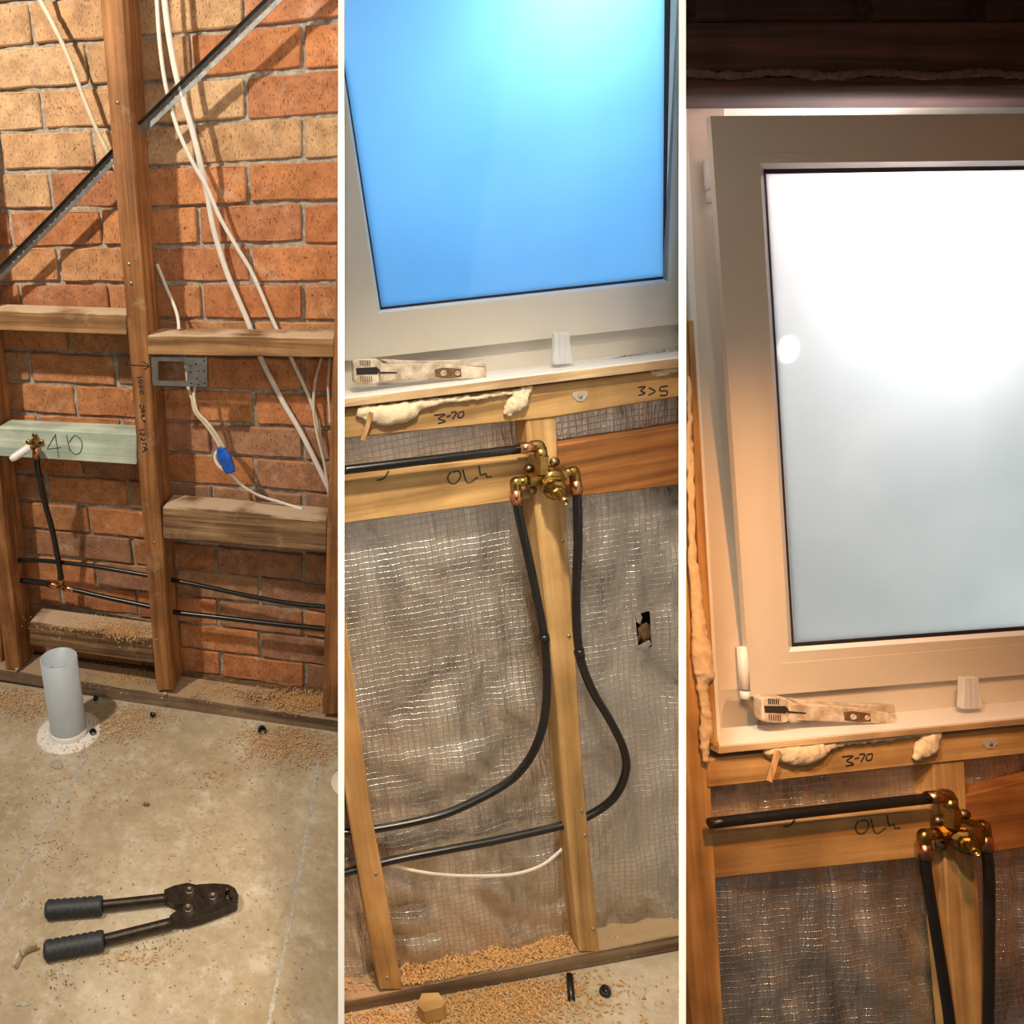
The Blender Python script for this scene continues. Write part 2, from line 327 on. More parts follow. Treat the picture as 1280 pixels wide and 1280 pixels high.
# ------------------------------------------------------------------ white partition boards added for the white gaps; they also keep each bay's lamps apart
def board(px, name, label):
    t = (px - CX) / FPX; n = Vector((1, 0, -t)).normalized(); d0, d1, hgt = 0.90, 2.4, 1.9
    th = 7.6 * d0 / FPX / 2 * 1.0
    vs = []
    for dz in (d0, d1):
        c = Vector((t * dz, 0, dz))
        for s in (-1, 1):
            for y in (-hgt, hgt): vs.append(c + n * (s * th) + Vector((0, y, 0)))
    M1 = BAY[1].inverted() @ CAM2W
    vs = [M1 @ v for v in vs]
    o = mk(name, vs, [(0, 1, 3, 2), (4, 6, 7, 5), (0, 4, 5, 1), (2, 3, 7, 6), (0, 2, 6, 4), (1, 5, 7, 3)], M['divider'], 1)
    PARTS.pop(); tag(o, label, None, None, 'structure'); return o
board(426.5, 'divider_board', 'added white partition board between brick room and blue window')
board(853.0, 'divider_board', 'added white partition board between blue window and orange window')

# ================================================================== BAY 1 : brick wall, studs, slab
b = 1
YW = 0.11
vs, fs = [], []; nx, nz = 200, 240
for i in range(nx + 1):
    for j in range(nz + 1):
        x = -1.92 + 2.0 * i / nx; z = 2.3 * j / nz
        d = .009 + .007 * noise.noise(Vector((x * 9, z * 16, 3))) + .004 * noise.noise(Vector((x * 45, z * 45, 7)))
        vs.append(Vector((x, YW + min(max(d, .0025), .02), z)))
for i in range(nx):
    for j in range(nz): a = i * (nz + 1) + j; fs.append((a, a + nz + 1, a + nz + 2, a + 1))
wall = mk('wall_back', vs, fs, M['mortar'], b, None, True)
tag(wall, 'old brick wall behind the open timber studs', None, None, 'structure')
def brickmesh(i, L_):
    rnd = random.Random(i); H_ = 0.0765; ol = [Vector((L_ * q / 5, 0, 0)) for q in range(6)] + [Vector((L_, 0, H_ / 2))] + [Vector((L_ * q / 5, 0, H_)) for q in range(5, -1, -1)] + [Vector((0, 0, H_ / 2))]
    vs, fs = prism(ol, (0, 0.05, 0))
    me = bpy.data.meshes.new('brick'); me.from_pydata([tuple(v) for v in vs], [], fs); bm = bmesh.new(); bm.from_mesh(me)
    for v in bm.verts:
        if v.co.y < 0.01: v.co += Vector((rnd.uniform(-.0016, .0016), rnd.uniform(-.0012, .0012), rnd.uniform(-.0024, .0024)))
    bmesh.ops.recalc_face_normals(bm, faces=bm.faces)
    es = [e for e in bm.edges if min(v.co.y for v in e.verts) < 0.02]
    bmesh.ops.bevel(bm, geom=es, offset=0.0028, segments=1, affect='EDGES')
    bm.to_mesh(me); bm.free(); me.materials.append(M['brick']); return me
BM = [brickmesh(i, 0.231) for i in range(6)]
PAL = [(0.50, 0.21, 0.085), (0.52, 0.235, 0.10), (0.47, 0.185, 0.075), (0.50, 0.26, 0.12), (0.44, 0.19, 0.09)]
BUFF = [(0.53, 0.34, 0.185), (0.52, 0.32, 0.17), (0.55, 0.37, 0.21)]
BROWN = [(0.40, 0.20, 0.11), (0.36, 0.19, 0.11), (0.43, 0.24, 0.13), (0.42, 0.19, 0.08)]
rb = random.Random(3)
ztop = 1.40 + 0.27 + 0.0857 * 2
for k in range(-4, 23):
    z = ztop - 0.0857 * (k + 1) + 0.005
    if z < -0.03: break
    odd = k % 2
    u0 = -0.90 if odd == 1 else -0.778
    for i in range(-5, 5):
        u = u0 + 0.24 * i - 0.001
        if u > 0.02 or u < -1.95: continue
        me = BM[rb.randrange(6)]
        o = bpy.data.objects.new('brick', me); col.objects.link(o); o.parent = wall
        s = 0.75 if u > -0.55 else 0.1                       # courses climb very slightly to the right near the top
        fan = math.radians(s * (1.0 if k < 8 else 0.2 if k < 13 else -0.9))
        mm = BAY[1] @ Matrix.Translation(Vector((u + rb.uniform(-.002, .002), YW + rb.uniform(-.003, .003), z + rb.uniform(-.0015, .0015)))) @ Matrix.Rotation(-fan, 4, 'Y')
        o.matrix_parent_inverse = WORLD[wall.name].inverted(); o.matrix_basis = mm; WORLD[o.name] = mm
        if k < 5 and (u < -0.6 or rb.random() < 0.35): c = rb.choice(BUFF)
        elif k > 9: c = rb.choice(BROWN + PAL[:2])
        else: c = rb.choice(PAL + ([BUFF[0]] if rb.random() < 0.3 else []))
        g = rb.uniform(0.9, 1.1); o.color = (c[0] * g, c[1] * g, c[2] * g, 1); PARTS.append((o, 1))
# slab
fl = mk('floor', *prism([Vector((-2.2, -2.0, 0)), Vector((0.6, -2.0, 0)), Vector((0.6, 0.13, 0)), Vector((-2.2, 0.13, 0))], (0, 0, -0.08)), M['concrete'], b, origin=Vector((0, 0, 0)))
tag(fl, 'dusty concrete slab floor in front of the brick wall', None, None, 'structure')
def strip(name, b, pts, wpx, mat, parent, z=0.0006, jit=0.35):
    vs, fs = [], []; pp = []
    for (x0, y0), (x1, y1) in zip(pts[:-1], pts[1:]):
        n = max(2, int(math.hypot(x1 - x0, y1 - y0) / 7))
        pp += [(x0 + (x1 - x0) * i / n, y0 + (y1 - y0) * i / n) for i in range(n)]
    pp.append(pts[-1]); r_ = random.Random(len(pts))
    for x, y in pp:
        ww = wpx * (1 + r_.uniform(-jit, jit)) / 2
        vs += [PZ(b, x - ww, y, z), PZ(b, x + ww, y, z), PZ(b, x + ww * 1.2, y, 0.0), PZ(b, x - ww * 1.2, y, 0.0)]
    for i in range(len(pp) - 1):
        for j in range(4): fs.append((4 * i + j, 4 * i + (j + 1) % 4, 4 * i + 4 + (j + 1) % 4, 4 * i + 4 + j))
    return mk(name, vs, fs, mat, b, parent)
M['joint'] = plain('slab_joint', (0.52, 0.48, 0.42), 0.9, 0, 0.35, 150, 0.5)
strip('control_joint', b, [(112, 938), (85, 985), (60, 1030), (30, 1082), (-20, 1170)], 4.5, M['joint'], fl)
strip('control_joint', b, [(398, 950), (392, 990), (380, 1060), (372, 1105), (355, 1190), (344, 1240), (332, 1300)], 4.5, M['joint'], fl)
strip('control_joint', b, [(372, 1102), (355, 1108), (338, 1113)], 5, M['joint'], fl)

# timber
def stud(name, b, secs, y0, d, mat, label, cat='stud', group=None):
    o = beam(name, b, secs, y0, d, M[mat]); return tag(o, label, cat, group)
st_main = stud('timber_stud', b, [(110, 141, -180), (125, 154, 0), (142.5, 168, 213), (160, 184, 420), (176, 199, 622), (193, 213, 835), (196, 217, 863)], 0, 0.09, 'stud_red',
     'reddish timber stud in the middle with black handwriting down its face')
stud('timber_stud', b, [(-108, -84, -180), (-88, -65, 0), (-19, 2, 620), (-6, 13, 720), (7, 25, 837)], 0, 0.085, 'stud_red', 'weathered timber stud left of the upright grey pipe')
stud('timber_stud', b, [(436, 468, -180), (430, 460, 0), (418, 446, 405), (410, 434, 620), (403, 424.5, 893)], 0, 0.09, 'stud_red', 'timber stud at the right end of the steel-bracket bay, beside the white partition')
stud('timber_stud', b, [(-24, -4, 640), (-8, 3, 838)], 0.03, 0.07, 'stud_red', 'dark timber edge at the far left behind the weathered stud')
beam_l = tag(beam('nogging', b, [(-75, 386, 410), (158, 394, 419)], 0, 0.09, M['nog_red'], None, True), 'upper left nogging running level to the middle stud below the steel brace', 'nogging')
nog_r = tag(beam('nogging', b, [(184, 419.5, 443.5), (417.5, 422.5, 447)], 0, 0.09, M['nog_red'], None, True), 'upper right nogging with dusty top above the steel bracket', 'nogging')
nog_g = tag(beam('nogging', b, [(-4, 534.5, 570), (170.5, 543, 581)], -0.002, 0.07, M['nog_green'], None, True), 'pale green treated nogging marked 410 in green ink', 'nogging')
tag(beam('nogging', b, [(203, 633, 674), (260, 637.5, 677), (409, 651.5, 692)], 0.0, 0.08, M['nog_rough'], None, True, 0.004), 'rough sawn nogging below the blue tape at right', 'nogging')
nog_b = tag(beam('nogging', b, [(37, 777, 806.5), (192, 798, 829)], 0.012, 0.075, M['nog_rough'], None, True), 'low nogging topped with sawdust behind the upright grey pipe', 'nogging')
tag(beam('bottom_plate', b, [(-260, 800, 812), (0, 836, 850), (210, 868.5, 885), (426, 901, 920)], 0, 0.09, M['plate_grey'], None, True), 'greyish bottom plate along the base of the brick wall', 'wall plate')
# nail and screw heads on the timbers
def nail(px, py, parent, r=0.004, bay=1, y=0.0):
    lathe('nail_head', bay, [(0.0001, 0.0022), (r * .8, 0.002), (r, 0.0008), (r, -0.001)], P(bay, px, py, y), (0, -1, 0), M['screw'], parent, 10)
for x, y in ((147, 128), (161.5, 330), (164, 354), (180, 524), (193, 678), (196, 800)): nail(x, y, st_main)
for x, y in ((150, 810), (148, 798), (188, 808)): nail(x, y, nog_b, 0.005, 1, 0.012)
# handwriting
def ink(name, bay, strokes, y, parent, mat, r=0.0011):
    for s in strokes:
        pts = [P(bay, x, yy, y - 0.0004) for x, yy in s]
        pp = smoothpath(pts, 4) if len(pts) > 2 else pts
        vs, fs = tubegeo(pp, r, 6, 0.35)
        mk(name, vs, fs, mat, bay, parent)
K = 215 / 1280
def c5(l, ox, oy, k=K): return [[(ox + x * k, oy + y * k) for x, y in s] for s in l]
ink('ink_mark', b, c5([[(968, 275), (1105, 283)], [(1065, 250), (1108, 283), (1068, 312)],
    [(1020, 372), (1055, 362)], [(1030, 400), (1045, 385), (1060, 398), (1045, 412), (1030, 400)], [(1035, 438), (1050, 425), (1063, 438), (1050, 450), (1035, 438)], [(1040, 478), (1055, 465), (1070, 478), (1055, 490), (1040, 478)],
    [(1045, 568), (1042, 590), (1060, 600), (1072, 585), (1062, 575)], [(1048, 615), (1078, 612), (1060, 630), (1050, 620)], [(1050, 650), (1080, 645)], [(1052, 655), (1055, 675)], [(1066, 650), (1068, 670)], [(1060, 690), (1085, 690), (1072, 700)],
    [(1035, 762), (1075, 755)], [(1045, 795), (1050, 780), (1062, 800), (1075, 785)], [(1050, 835), (1055, 818), (1068, 840), (1082, 822)], [(1055, 862), (1088, 858), (1085, 880)],
    [(1058, 925), (1095, 898), (1062, 885)], [(1078, 915), (1076, 892)]], 0, 410), 0.0, st_main, M['ink_black'], 0.0014)
ink('ink_mark', b, c5([[(415, 790), (362, 880), (360, 900), (455, 890)], [(412, 800), (438, 965)], [(495, 795), (520, 915)], [(515, 850), (560, 800), (610, 850), (600, 920), (560, 942), (520, 905)]], 0, 410), -0.002, nog_g, M['ink_green'], 0.0012)

# steel brace: an angle strip with punched holes
def brace():
    pts = [(-14, 352, 0.052), (0, 337, 0.052), (70, 266, 0.05), (140, 192, 0.048), (183, 149, 0.047), (260, 74, 0.046), (345, -9, 0.045), (430, -92, 0.045)]
    pp = smoothpath([P(b, *q) for q in pts], 14)
    Ls = [0]
    for i in range(1, len(pp)): Ls.append(Ls[-1] + (pp[i] - pp[i - 1]).length)
    def at(s):
        for i in range(1, len(pp)):
            if s <= Ls[i]: t = (s - Ls[i - 1]) / max(1e-9, Ls[i] - Ls[i - 1]); return pp[i - 1].lerp(pp[i], t)
        return pp[-1]
    tot = Ls[-1]; pitch = 0.0195; n = int(tot / pitch); W = 0.0185; vs, fs = [], []
    d = (pp[-1] - pp[0]).normalized(); up = Vector((0, -1, 0)).cross(d); up = (up - d * up.dot(d)).normalized()
    if up.z < 0: up = -up
    dn = -up
    flg = Vector((0, -1, 0.25)).normalized()
    for i in range(n):
        a, c = at(i * pitch), at((i + 1) * pitch); m = (a + c) / 2 + dn * (W * 0.5)
        sq = []; ci = []
        for k in range(8):
            an = math.pi / 4 * k
            ux, uy = math.cos(an), math.sin(an); ci.append(m + d * (ux * 0.0026) + dn * (uy * 0.0026))
            f = 1 / max(abs(ux), abs(uy)); sq.append(m + d * (ux * f * pitch / 2) + dn * (uy * f * W / 2))
        k0 = len(vs); vs += sq + ci
        for k in range(8): fs.append((k0 + k, k0 + (k + 1) % 8, k0 + 8 + (k + 1) % 8, k0 + 8 + k))
    root = mk('perforated_flange', vs, fs, M['galv'], b, None)
    vs2, fs2 = [], []
    for i in range(n + 1):
        a = at(i * pitch); vs2 += [a, a + flg * 0.014, a + flg * 0.014 + up * 0.0012, a + up * 0.0012]
    for i in range(n):
        for j in range(4): fs2.append((4 * i + j, 4 * i + (j + 1) % 4, 4 * i + 4 + (j + 1) % 4, 4 * i + 4 + j))
    return root, vs2, fs2
br = empty('steel_brace', b, P(b, 0, 337, 0.052)); tag(br, 'diagonal perforated steel angle brace crossing the brick wall', 'brace')
fl_, v2, f2 = brace()
fl_.parent = br; fl_.matrix_parent_inverse = WORLD[br.name].inverted()
sol = fl_.modifiers.new('thickness', 'SOLIDIFY'); sol.thickness = 0.0012
mk('top_flange', v2, f2, M['toolsteel'], b, br)  # darker steel than the other flange; the top side's shade is its colour

# cables
def cable(name, pts, r, mat, label, flat=0.62, group=None, bay=1):
    o = pxtube(name, bay, pts, r, M[mat], None, 0.06, seg=10, flat=flat); return tag(o, label, 'cable', group)
cable('cable', [(5, -150, .06), (44, -14, .055), (50, 0, .055), (65, 28, .055), (85, 70, .058), (103, 118, .06), (120, 160, .066), (136, 193, .07), (150, 222, .078)], 0.0052, 'cable', 'cream cable hanging at top left, ending behind the steel brace')
cable('cable', [(186, -160, .05), (195, -14, .05), (196, 0, .05), (200, 57, .05), (208, 111, .052), (222, 161, .055), (242, 205, .06), (259, 235, .068), (275, 272, .076), (296, 309, .085), (316, 343, .093), (343, 405, .098), (364.5, 449, .1), (383, 489, .1), (391, 509, .098), (399, 540, .098)], 0.0047, 'cable_white', 'narrower of two long white cables crossing over to the right')
cable('cable', [(192, -160, .044), (204, -14, .044), (205.5, 0, .044), (212, 50, .046), (222, 101, .048), (239, 158, .052), (250, 202, .058), (259, 242, .078), (267, 286, .085), (282, 336, .092), (296, 370, .096), (311, 405, .099), (326, 448, .1), (353, 501, .098), (378, 544, .094), (408, 605, .09), (414, 622, .088)], 0.0066, 'cable_white', 'wider flat white cable hanging beside the middle stud')
cable('cable', [(196, 330, .085), (202, 345, .083), (208, 360, .08), (216, 378, .075), (221, 392, .07), (223, 403, .065), (223.5, 412, .06)], 0.0042, 'cable_white', 'short white cable dropping onto the upper right nogging beside the stud')
cable('cable', [(402, 447, .09), (394, 477, .085), (392, 511, .08), (396, 541, .08), (405, 578, .08), (410, 611, .08), (412, 625, .08)], 0.0036, 'cable', 'thin cream cable bowing beside the right stud under the nogging')
cable('cable', [(398, 524, .092), (402, 555, .09), (408, 595, .085), (411, 612, .085)], 0.0033, 'cable', 'thin cream cable end between the bowing cable and right stud')
cable('cable', [(412.5, 447, .07), (410, 482, .07), (411.6, 510, .07), (412.5, 530, .07)], 0.003, 'cable', 'thin cream cable hugging the right stud below the nogging')
# steel mounting bracket
br2 = empty('mounting_bracket', b, P(b, 224, 483, 0.004)); tag(br2, 'galvanised steel switch mounting bracket with square opening', 'bracket')
def frame_px(name, bay, outer, inner, y0, d, mat, parent, bevel=0.0):
    o = [P(bay, x, y, y0) for x, y in outer]; i = [P(bay, x, y, y0) for x, y in inner]; e = Vector((0, d, 0)); n = len(o)
    vs = o + i + [v + e for v in o] + [v + e for v in i]; fs = []
    for k in range(n):
        l = (k + 1) % n
        fs += [(k, l, n + l, n + k), (2 * n + k, 3 * n + k, 3 * n + l, 2 * n + l), (k, 2 * n + k, 2 * n + l, l), (n + k, n + l, 3 * n + l, 3 * n + k)]
    return mk(name, vs, fs, mat, bay, parent, bevel=bevel)
fp = frame_px('frame_plate', b, [(188.5, 446.5), (236, 447), (236, 483), (191, 482)], [(197, 451.5), (233.5, 452), (233.5, 476.5), (198, 476)], 0.002, 0.0025, M['galv'], br2)
pl_ = polyx('face_plate', b, [(235, 447), (259, 447.4), (258.5, 484), (235, 482.5)], 0.001, 0.0025, M['galv'], br2)
for x, y in ((245, 455), (248, 464), (246, 473), (255, 451), (255, 464), (255.5, 479), (238, 457), (238, 465), (248, 481), (239, 479)):
    lathe('punched_hole', b, [(0.0001, 0), (0.0021, 0), (0.0021, -0.001)], P(b, x, y, 0.0006), (0, -1, 0), M['slot'], pl_, 8)
cable('cable', [(231, 446, .03), (234, 470, .028), (236, 487, .026), (240.5, 500, .022), (244, 515, .02), (256, 529, .02), (267, 545, .02), (277, 562, .018)], 0.0045, 'cable', 'cream cable from the bracket opening down to the blue tape')
cable('cable', [(242.5, 470, .02), (243, 484, .02), (242.5, 497, .016), (247, 515, .012), (258, 527, .011), (269, 541, .01), (280, 560, .012)], 0.0038, 'cable', 'second cream cable under the bracket plate, twisted beside the first', 0.8)
cable('cable', [(276, 562, .02), (270, 566, .02), (269, 574, .018), (275, 584, .016), (287, 592, .02), (304, 608, .035), (324, 619.5, .05), (349, 627.5, .06), (368, 633.5, .06), (378, 636.5, .055)], 0.0040, 'cable_white', 'white cable looping out of the blue tape onto the rough nogging')
# blue tape
def lump(name, bay, c, dims, mat, parent=None, amp=0.12, fr=60, rot=None, sub=3, seed=0):
    bm = bmesh.new(); bmesh.ops.create_icosphere(bm, subdivisions=sub, radius=1.0)
    for v in bm.verts:
        d = v.co.copy(); s = 1 + amp * noise.noise(Vector((d.x * fr * .03 + seed, d.y * fr * .03, d.z * fr * .03)) * 1.3) + amp * .6 * noise.noise(d * fr * .08 + Vector((seed, 3, 1)))
        q = Vector((d.x * dims[0] * s, d.y * dims[1] * s, d.z * dims[2] * s)); v.co = rot @ q if rot is not None else q
    me = bpy.data.meshes.new(name); bm.to_mesh(me); bm.free()
    return link(name, me, mat, bay, Vector(c), parent, True)
tp = tube('blue_tape', b, [P(b, x, y, .013) for x, y in ((275.5, 559), (278, 564), (281, 572), (285, 582), (288, 591))], 0.016, M['bluetape'], None, 14, 0.55, 5,
          rad=[0.0095, 0.0128, 0.0122, 0.0165, 0.0185, 0.0165, 0.0165, 0.0150, 0.0125])
tag(tp, 'bright blue insulating tape wrapped around a cable joint', 'tape')
for v in tp.data.vertices: v.co += v.normal * (0.0026 * noise.noise(v.co * 170) + 0.001 * noise.noise(v.co * 420))
# water pipes
def pipe(name, bay, pts, r, label, mat='black', cat='pipe', y=0.0, seg=14):
    o = pxtube(name, bay, pts, r, M[mat], None, y, seg=seg); return tag(o, label, cat)
pA = [(20, 700, .05), (45, 700.5, .05), (67, 702, .05), (117.6, 708, .05), (183, 719, .05), (215, 725, .05), (260, 734, .05), (311, 745, .05), (361, 754, .05), (405, 758.5, .05), (418, 759.5, .05)]
pB = [(20, 724.5, .05), (35, 727, .05), (59, 730, .05), (76, 733, .05), (91, 737, .05), (134, 747, .05), (186, 758, .05), (217, 765, .05), (277, 772, .05), (344, 780, .05), (403, 786, .05), (418, 788, .05)]
pipe('water_pipe', b, pA, 0.0062, 'upper black water pipe running level through the studs')
pipe('water_pipe', b, pB, 0.0072, 'lower black water pipe with a copper tee let into it')
pipe('water_pipe', b, [(45.5, 567, -.022), (47, 585, -.022), (51, 605, -.018), (56, 628, -.006), (65, 661, .014), (72, 695, .034), (75.8, 718, .043), (76.3, 727, .047)], 0.0076, 'short black pipe dropping from the brass tap elbow to the tee')
te = empty('tee_fitting', b, P(b, 76, 734, .05)); tag(te, 'brass tee with three copper crimp rings on the lower pipe', 'pipe fitting')
pxtube('tee_body', b, [(68, 731.5), (84, 735)], 0.0078, M['brass'], te, .05)
for a, c in (((60, 730), (72, 732)), ((80, 734.4), (92, 737.2)), ((76.2, 719), (76.4, 730))): pxtube('crimp_ring', b, [a, c], 0.0092, M['copper'], te, .05 if a[1] > 725 else .047)
tap = empty('tap_elbow', b, P(b, 44, 551, -.002)); tag(tap, 'brass wall-plate tap elbow screwed to the green nogging, white capped', 'pipe fitting')
lathe('body', b, [(0.0001, .03), (.009, .03), (.0105, .026), (.0105, .010), (.013, .008), (.013, .0)], P(b, 44.5, 553, -.002), (0, -1, 0), M['brass'], tap, 16)
for x, y in ((44, 543.5), (52.5, 552), (36, 552)): lathe('lug', b, [(.0001, .006), (.006, .006), (.0065, .0)], P(b, x, y, -.002), (0, -1, 0), M['brass'], tap, 12)
lathe('screw_head', b, [(.0001, .004), (.0035, .0035), (.004, 0)], P(b, 44, 542.5, -.009), (0, -1, 0), M['screw'], tap, 10)
tube('nozzle', b, [P(b, 43, 554, -.03), P(b, 33, 562, -.05)], .0075, M['brass'], tap)
tube('white_cap', b, [P(b, 37, 559, -.042), P(b, 28, 565, -.055), P(b, 18, 571.5, -.068), P(b, 13, 574.5, -.074)], .01, M['whitecap'], tap, 12, rad=[.0096, .0105, .0102, .0098, .0095, .0085, .006])
pxtube('crimp_ring', b, [(44.7, 559, -.022), (45.3, 573, -.022)], 0.0092, M['copper'], tap)

# upright grey pipe and its flange
base = PZ(b, 86.5, 915, 0.0); rr = 0.0475
best = min((abs(proj(b, base + Vector((0, 0, h / 1000)))[1] - 822), h / 1000) for h in range(80, 300, 2))[1]
pv = empty('waste_pipe', b, base); tag(pv, 'upright pale grey plastic waste pipe standing in a white floor flange', 'pipe')
lathe('pipe_wall', b, [(rr, 0), (rr, best), (rr - .0038, best), (rr - .0038, 0.01)], base, (0, 0, 1), M['pvc'], pv, 48)
lathe('collar', b, [(rr + .006, 0.002), (rr + .006, .016), (rr + .001, .019)], base, (0, 0, 1), M['flange'], pv, 48)
lathe('floor_flange', b, [(rr - .002, .0045), (rr + .034, .004), (rr + .0385, .0025), (rr + .039, 0)], base, (0, 0, 1), M['flange'], pv, 48)
b2 = PZ(b, 441, 979, 0.0)
ff = lathe('floor_flange', b, [(.03, .012), (.03, .005), (.036, .004), (.05, .0035), (.053, 0)], b2, (0, 0, 1), M['flange'], None, 40); tag(ff, 'white round floor flange cut off by the partition at right', 'flange')

# crimping tool lying on the slab
ct = empty('crimping_tool', b, PZ(b, 215, 1140, 0)); tag(ct, 'long-handled black crimping tool lying open on the slab', 'hand tool')
def zt(px, py, z): return PZ(b, px, py, z)
def grip(a, c, nm):
    A, C = zt(*a, .017), zt(*c, .017); n = 27; pts = [A.lerp(C, i / (n - 1)) for i in range(n)]
    rad = [0.0175 if i in (0, n - 1) else (0.0172 if (i % 3 == 1 and 3 < i < n - 2) else 0.0192) for i in range(n)]; rad[0] = .014
    vs, fs = tubegeo(pts, .019, 16, .9, Vector((0, 0, 1)), rad); mk('grip', vs, fs, M['rubber'], b, ct, True)
grip((57, 1137), (128, 1131.5), 1); grip((55, 1188.5), (130, 1175), 2)
tube('handle_shaft', b, [zt(126, 1131.5, .018), zt(160, 1128, .018), zt(210, 1122.5, .018)], .0095, M['toolsteel'], ct, 12)
tube('handle_shaft', b, [zt(128, 1175, .018), zt(170, 1164.5, .018), zt(216, 1153, .018)], .0098, M['toolsteel'], ct, 12)
def zpoly(name, pts, z0, h, mat, parent, bevel=.002):
    vs, fs = prism([zt(x, y, z0) for x, y in pts], (0, 0, h)); return mk(name, vs, fs, mat, b, parent, bevel=bevel)
k4 = 430 / 1280
def c4(l): return [(x * k4, 900 + y * k4) for x, y in l]
zpoly('jaw', c4([(612, 652), (650, 636), (700, 626), (735, 634), (770, 672), (735, 700), (690, 708), (650, 704), (614, 688)]), .006, .018, M['toolsteel'], ct)
zpoly('jaw', c4([(632, 750), (680, 712), (735, 690), (800, 672), (862, 690), (886, 690), (884, 706), (850, 722), (760, 756), (700, 774), (640, 776)]), .006, .018, M['toolsteel'], ct)
zpoly('head_plate', c4([(735, 632), (800, 628), (850, 632), (876, 646), (888, 672), (884, 694), (862, 700), (866, 682), (856, 678), (850, 662), (858, 655), (846, 652), (838, 664), (840, 690), (812, 700), (770, 696), (745, 672)]), .010, .018, M['toolsteel'], ct)
for x, y, r_ in ((705, 643, .0105), (792, 666, .0105), (700, 710, .0115)):
    q = c4([(x, y)])[0]; bp = zt(q[0], q[1], .024)
    w_ = lathe('pivot_bolt', b, [(r_ * 1.25, -.004), (r_ * 1.25, .002), (r_ * .95, .003), (r_ * .95, .009), (r_ * .5, .010), (r_ * .45, .008), (.0001, .008)], bp, (0, 0, 1), M['boltsteel'], ct, 14)
# loose bits on the slab
def plug(px, py, label, r=.0085, lean=(0.5, -0.3, 1), h=.014, bay=1):
    o = lathe('black_plug', bay, [(.0001, 0), (r * .9, 0), (r, .002), (r, h), (r * .8, h + .001), (r * .75, h * .4), (.0001, h * .4)], PZ(bay, px, py, 0.004), lean, M['black'], None, 16)
    return tag(o, label, 'pipe offcut', 'black pipe offcuts on the slab')
plug(119, 874, 'black pipe offcut by the plate, behind the white flange', .007)
plug(191, 895, 'small black pipe offcut below the middle stud', .0075, (0, 0, 1), .008)
plug(327.5, 911, 'larger black pipe offcut below the plate at right', .011, (0.2, -0.9, .5), .018)
plug(116.5, 914, 'black pipe offcut resting on the white flange', .0085, (.3, -.8, .6), .016)
def chip(px, py, wpx, hpx, label, seed, mat='mortar_chip', cat='mortar chip', th=.004):
    r_ = random.Random(seed); pts = []
    for k in range(9):
        a = 2 * math.pi * k / 9; q = r_.uniform(.75, 1.1); pts.append((px + math.cos(a) * wpx / 2 * q, py + math.sin(a) * hpx / 2 * q))
    vs, fs = prism([PZ(1, x, y, .0) for x, y in pts], (0, 0, th)); o = mk('mortar_chip', vs, fs, M[mat], 1, bevel=.001)
    return tag(o, label, cat, 'mortar chips on the slab')
chip(70.5, 956, 20, 12, 'flat grey mortar chip just in front of the white flange', 1)
chip(339, 922.5, 18, 8, 'grey mortar chip amid shavings near the right stud', 2)
chip(376, 942, 34, 18, 'large thin mortar smear on the slab by the right flange', 3, th=.002)
chip(245, 857, 12, 9, 'pale mortar chip behind the plate beside the middle stud', 4, th=.012)
chip(183, 1006.5, 9, 4, 'tiny dark chip in the middle of the slab', 5, 'dirt')
chip(26, 1255, 26, 8, 'pale scuffed mortar smear at the bottom left corner', 6, th=.0015)
cv = [zt(19, 1209, .006), zt(23, 1198, .008), zt(31, 1188, .010), (zt(46, 1183, .008))]
o = tube('plastic_offcut', b, cv, .011, M['handle_white'], None, 10, .35, 5); tag(o, 'small curved whitish offcut beside the lower tool grip', 'offcut')

# wood shavings (uncountable)
def shavings(name, label, bay, spots, mat, seed, zf=0.001, onz=None):
    r_ = random.Random(seed); vs, fs = [], []
    for (px, py, sx, sy, n, L_) in spots:
        for _ in range(n):
            x, y = r_.gauss(px, sx), r_.gauss(py, sy)
            lim = {1: (-20, 422), 2: (431, 848)}[bay]
            if not lim[0] < x < lim[1] or y > 1300: continue
            zz = zf if onz is None else onz
            p = PZ(bay, x, y, zz + r_.uniform(0.0005, .004))
            if p.y > .1 or (onz is None and bay == 1 and -.01 < p.y < .09 and p.z < 0.02): continue
            a = r_.uniform(0, math.pi); l = L_ * r_.uniform(.5, 1.5); w_ = r_.uniform(.0005, .0013)
            d = Vector((math.cos(a), math.sin(a), r_.uniform(-.25, .25))) * l / 2; u = Vector((-math.sin(a), math.cos(a), r_.uniform(-.6, .6))) * w_
            k0 = len(vs); vs += [p - d - u, p - d + u, p + u + Vector((0, 0, .002)), p - u + Vector((0, 0, .002)), p + d + u, p + d - u]
            fs += [(k0, k0 + 1, k0 + 2, k0 + 3), (k0 + 3, k0 + 2, k0 + 4, k0 + 5)]
    o = mk(name, vs, fs, mat, bay); return tag(o, label, 'grit' if name == 'dirt_specks' else 'wood shavings', None, 'stuff')
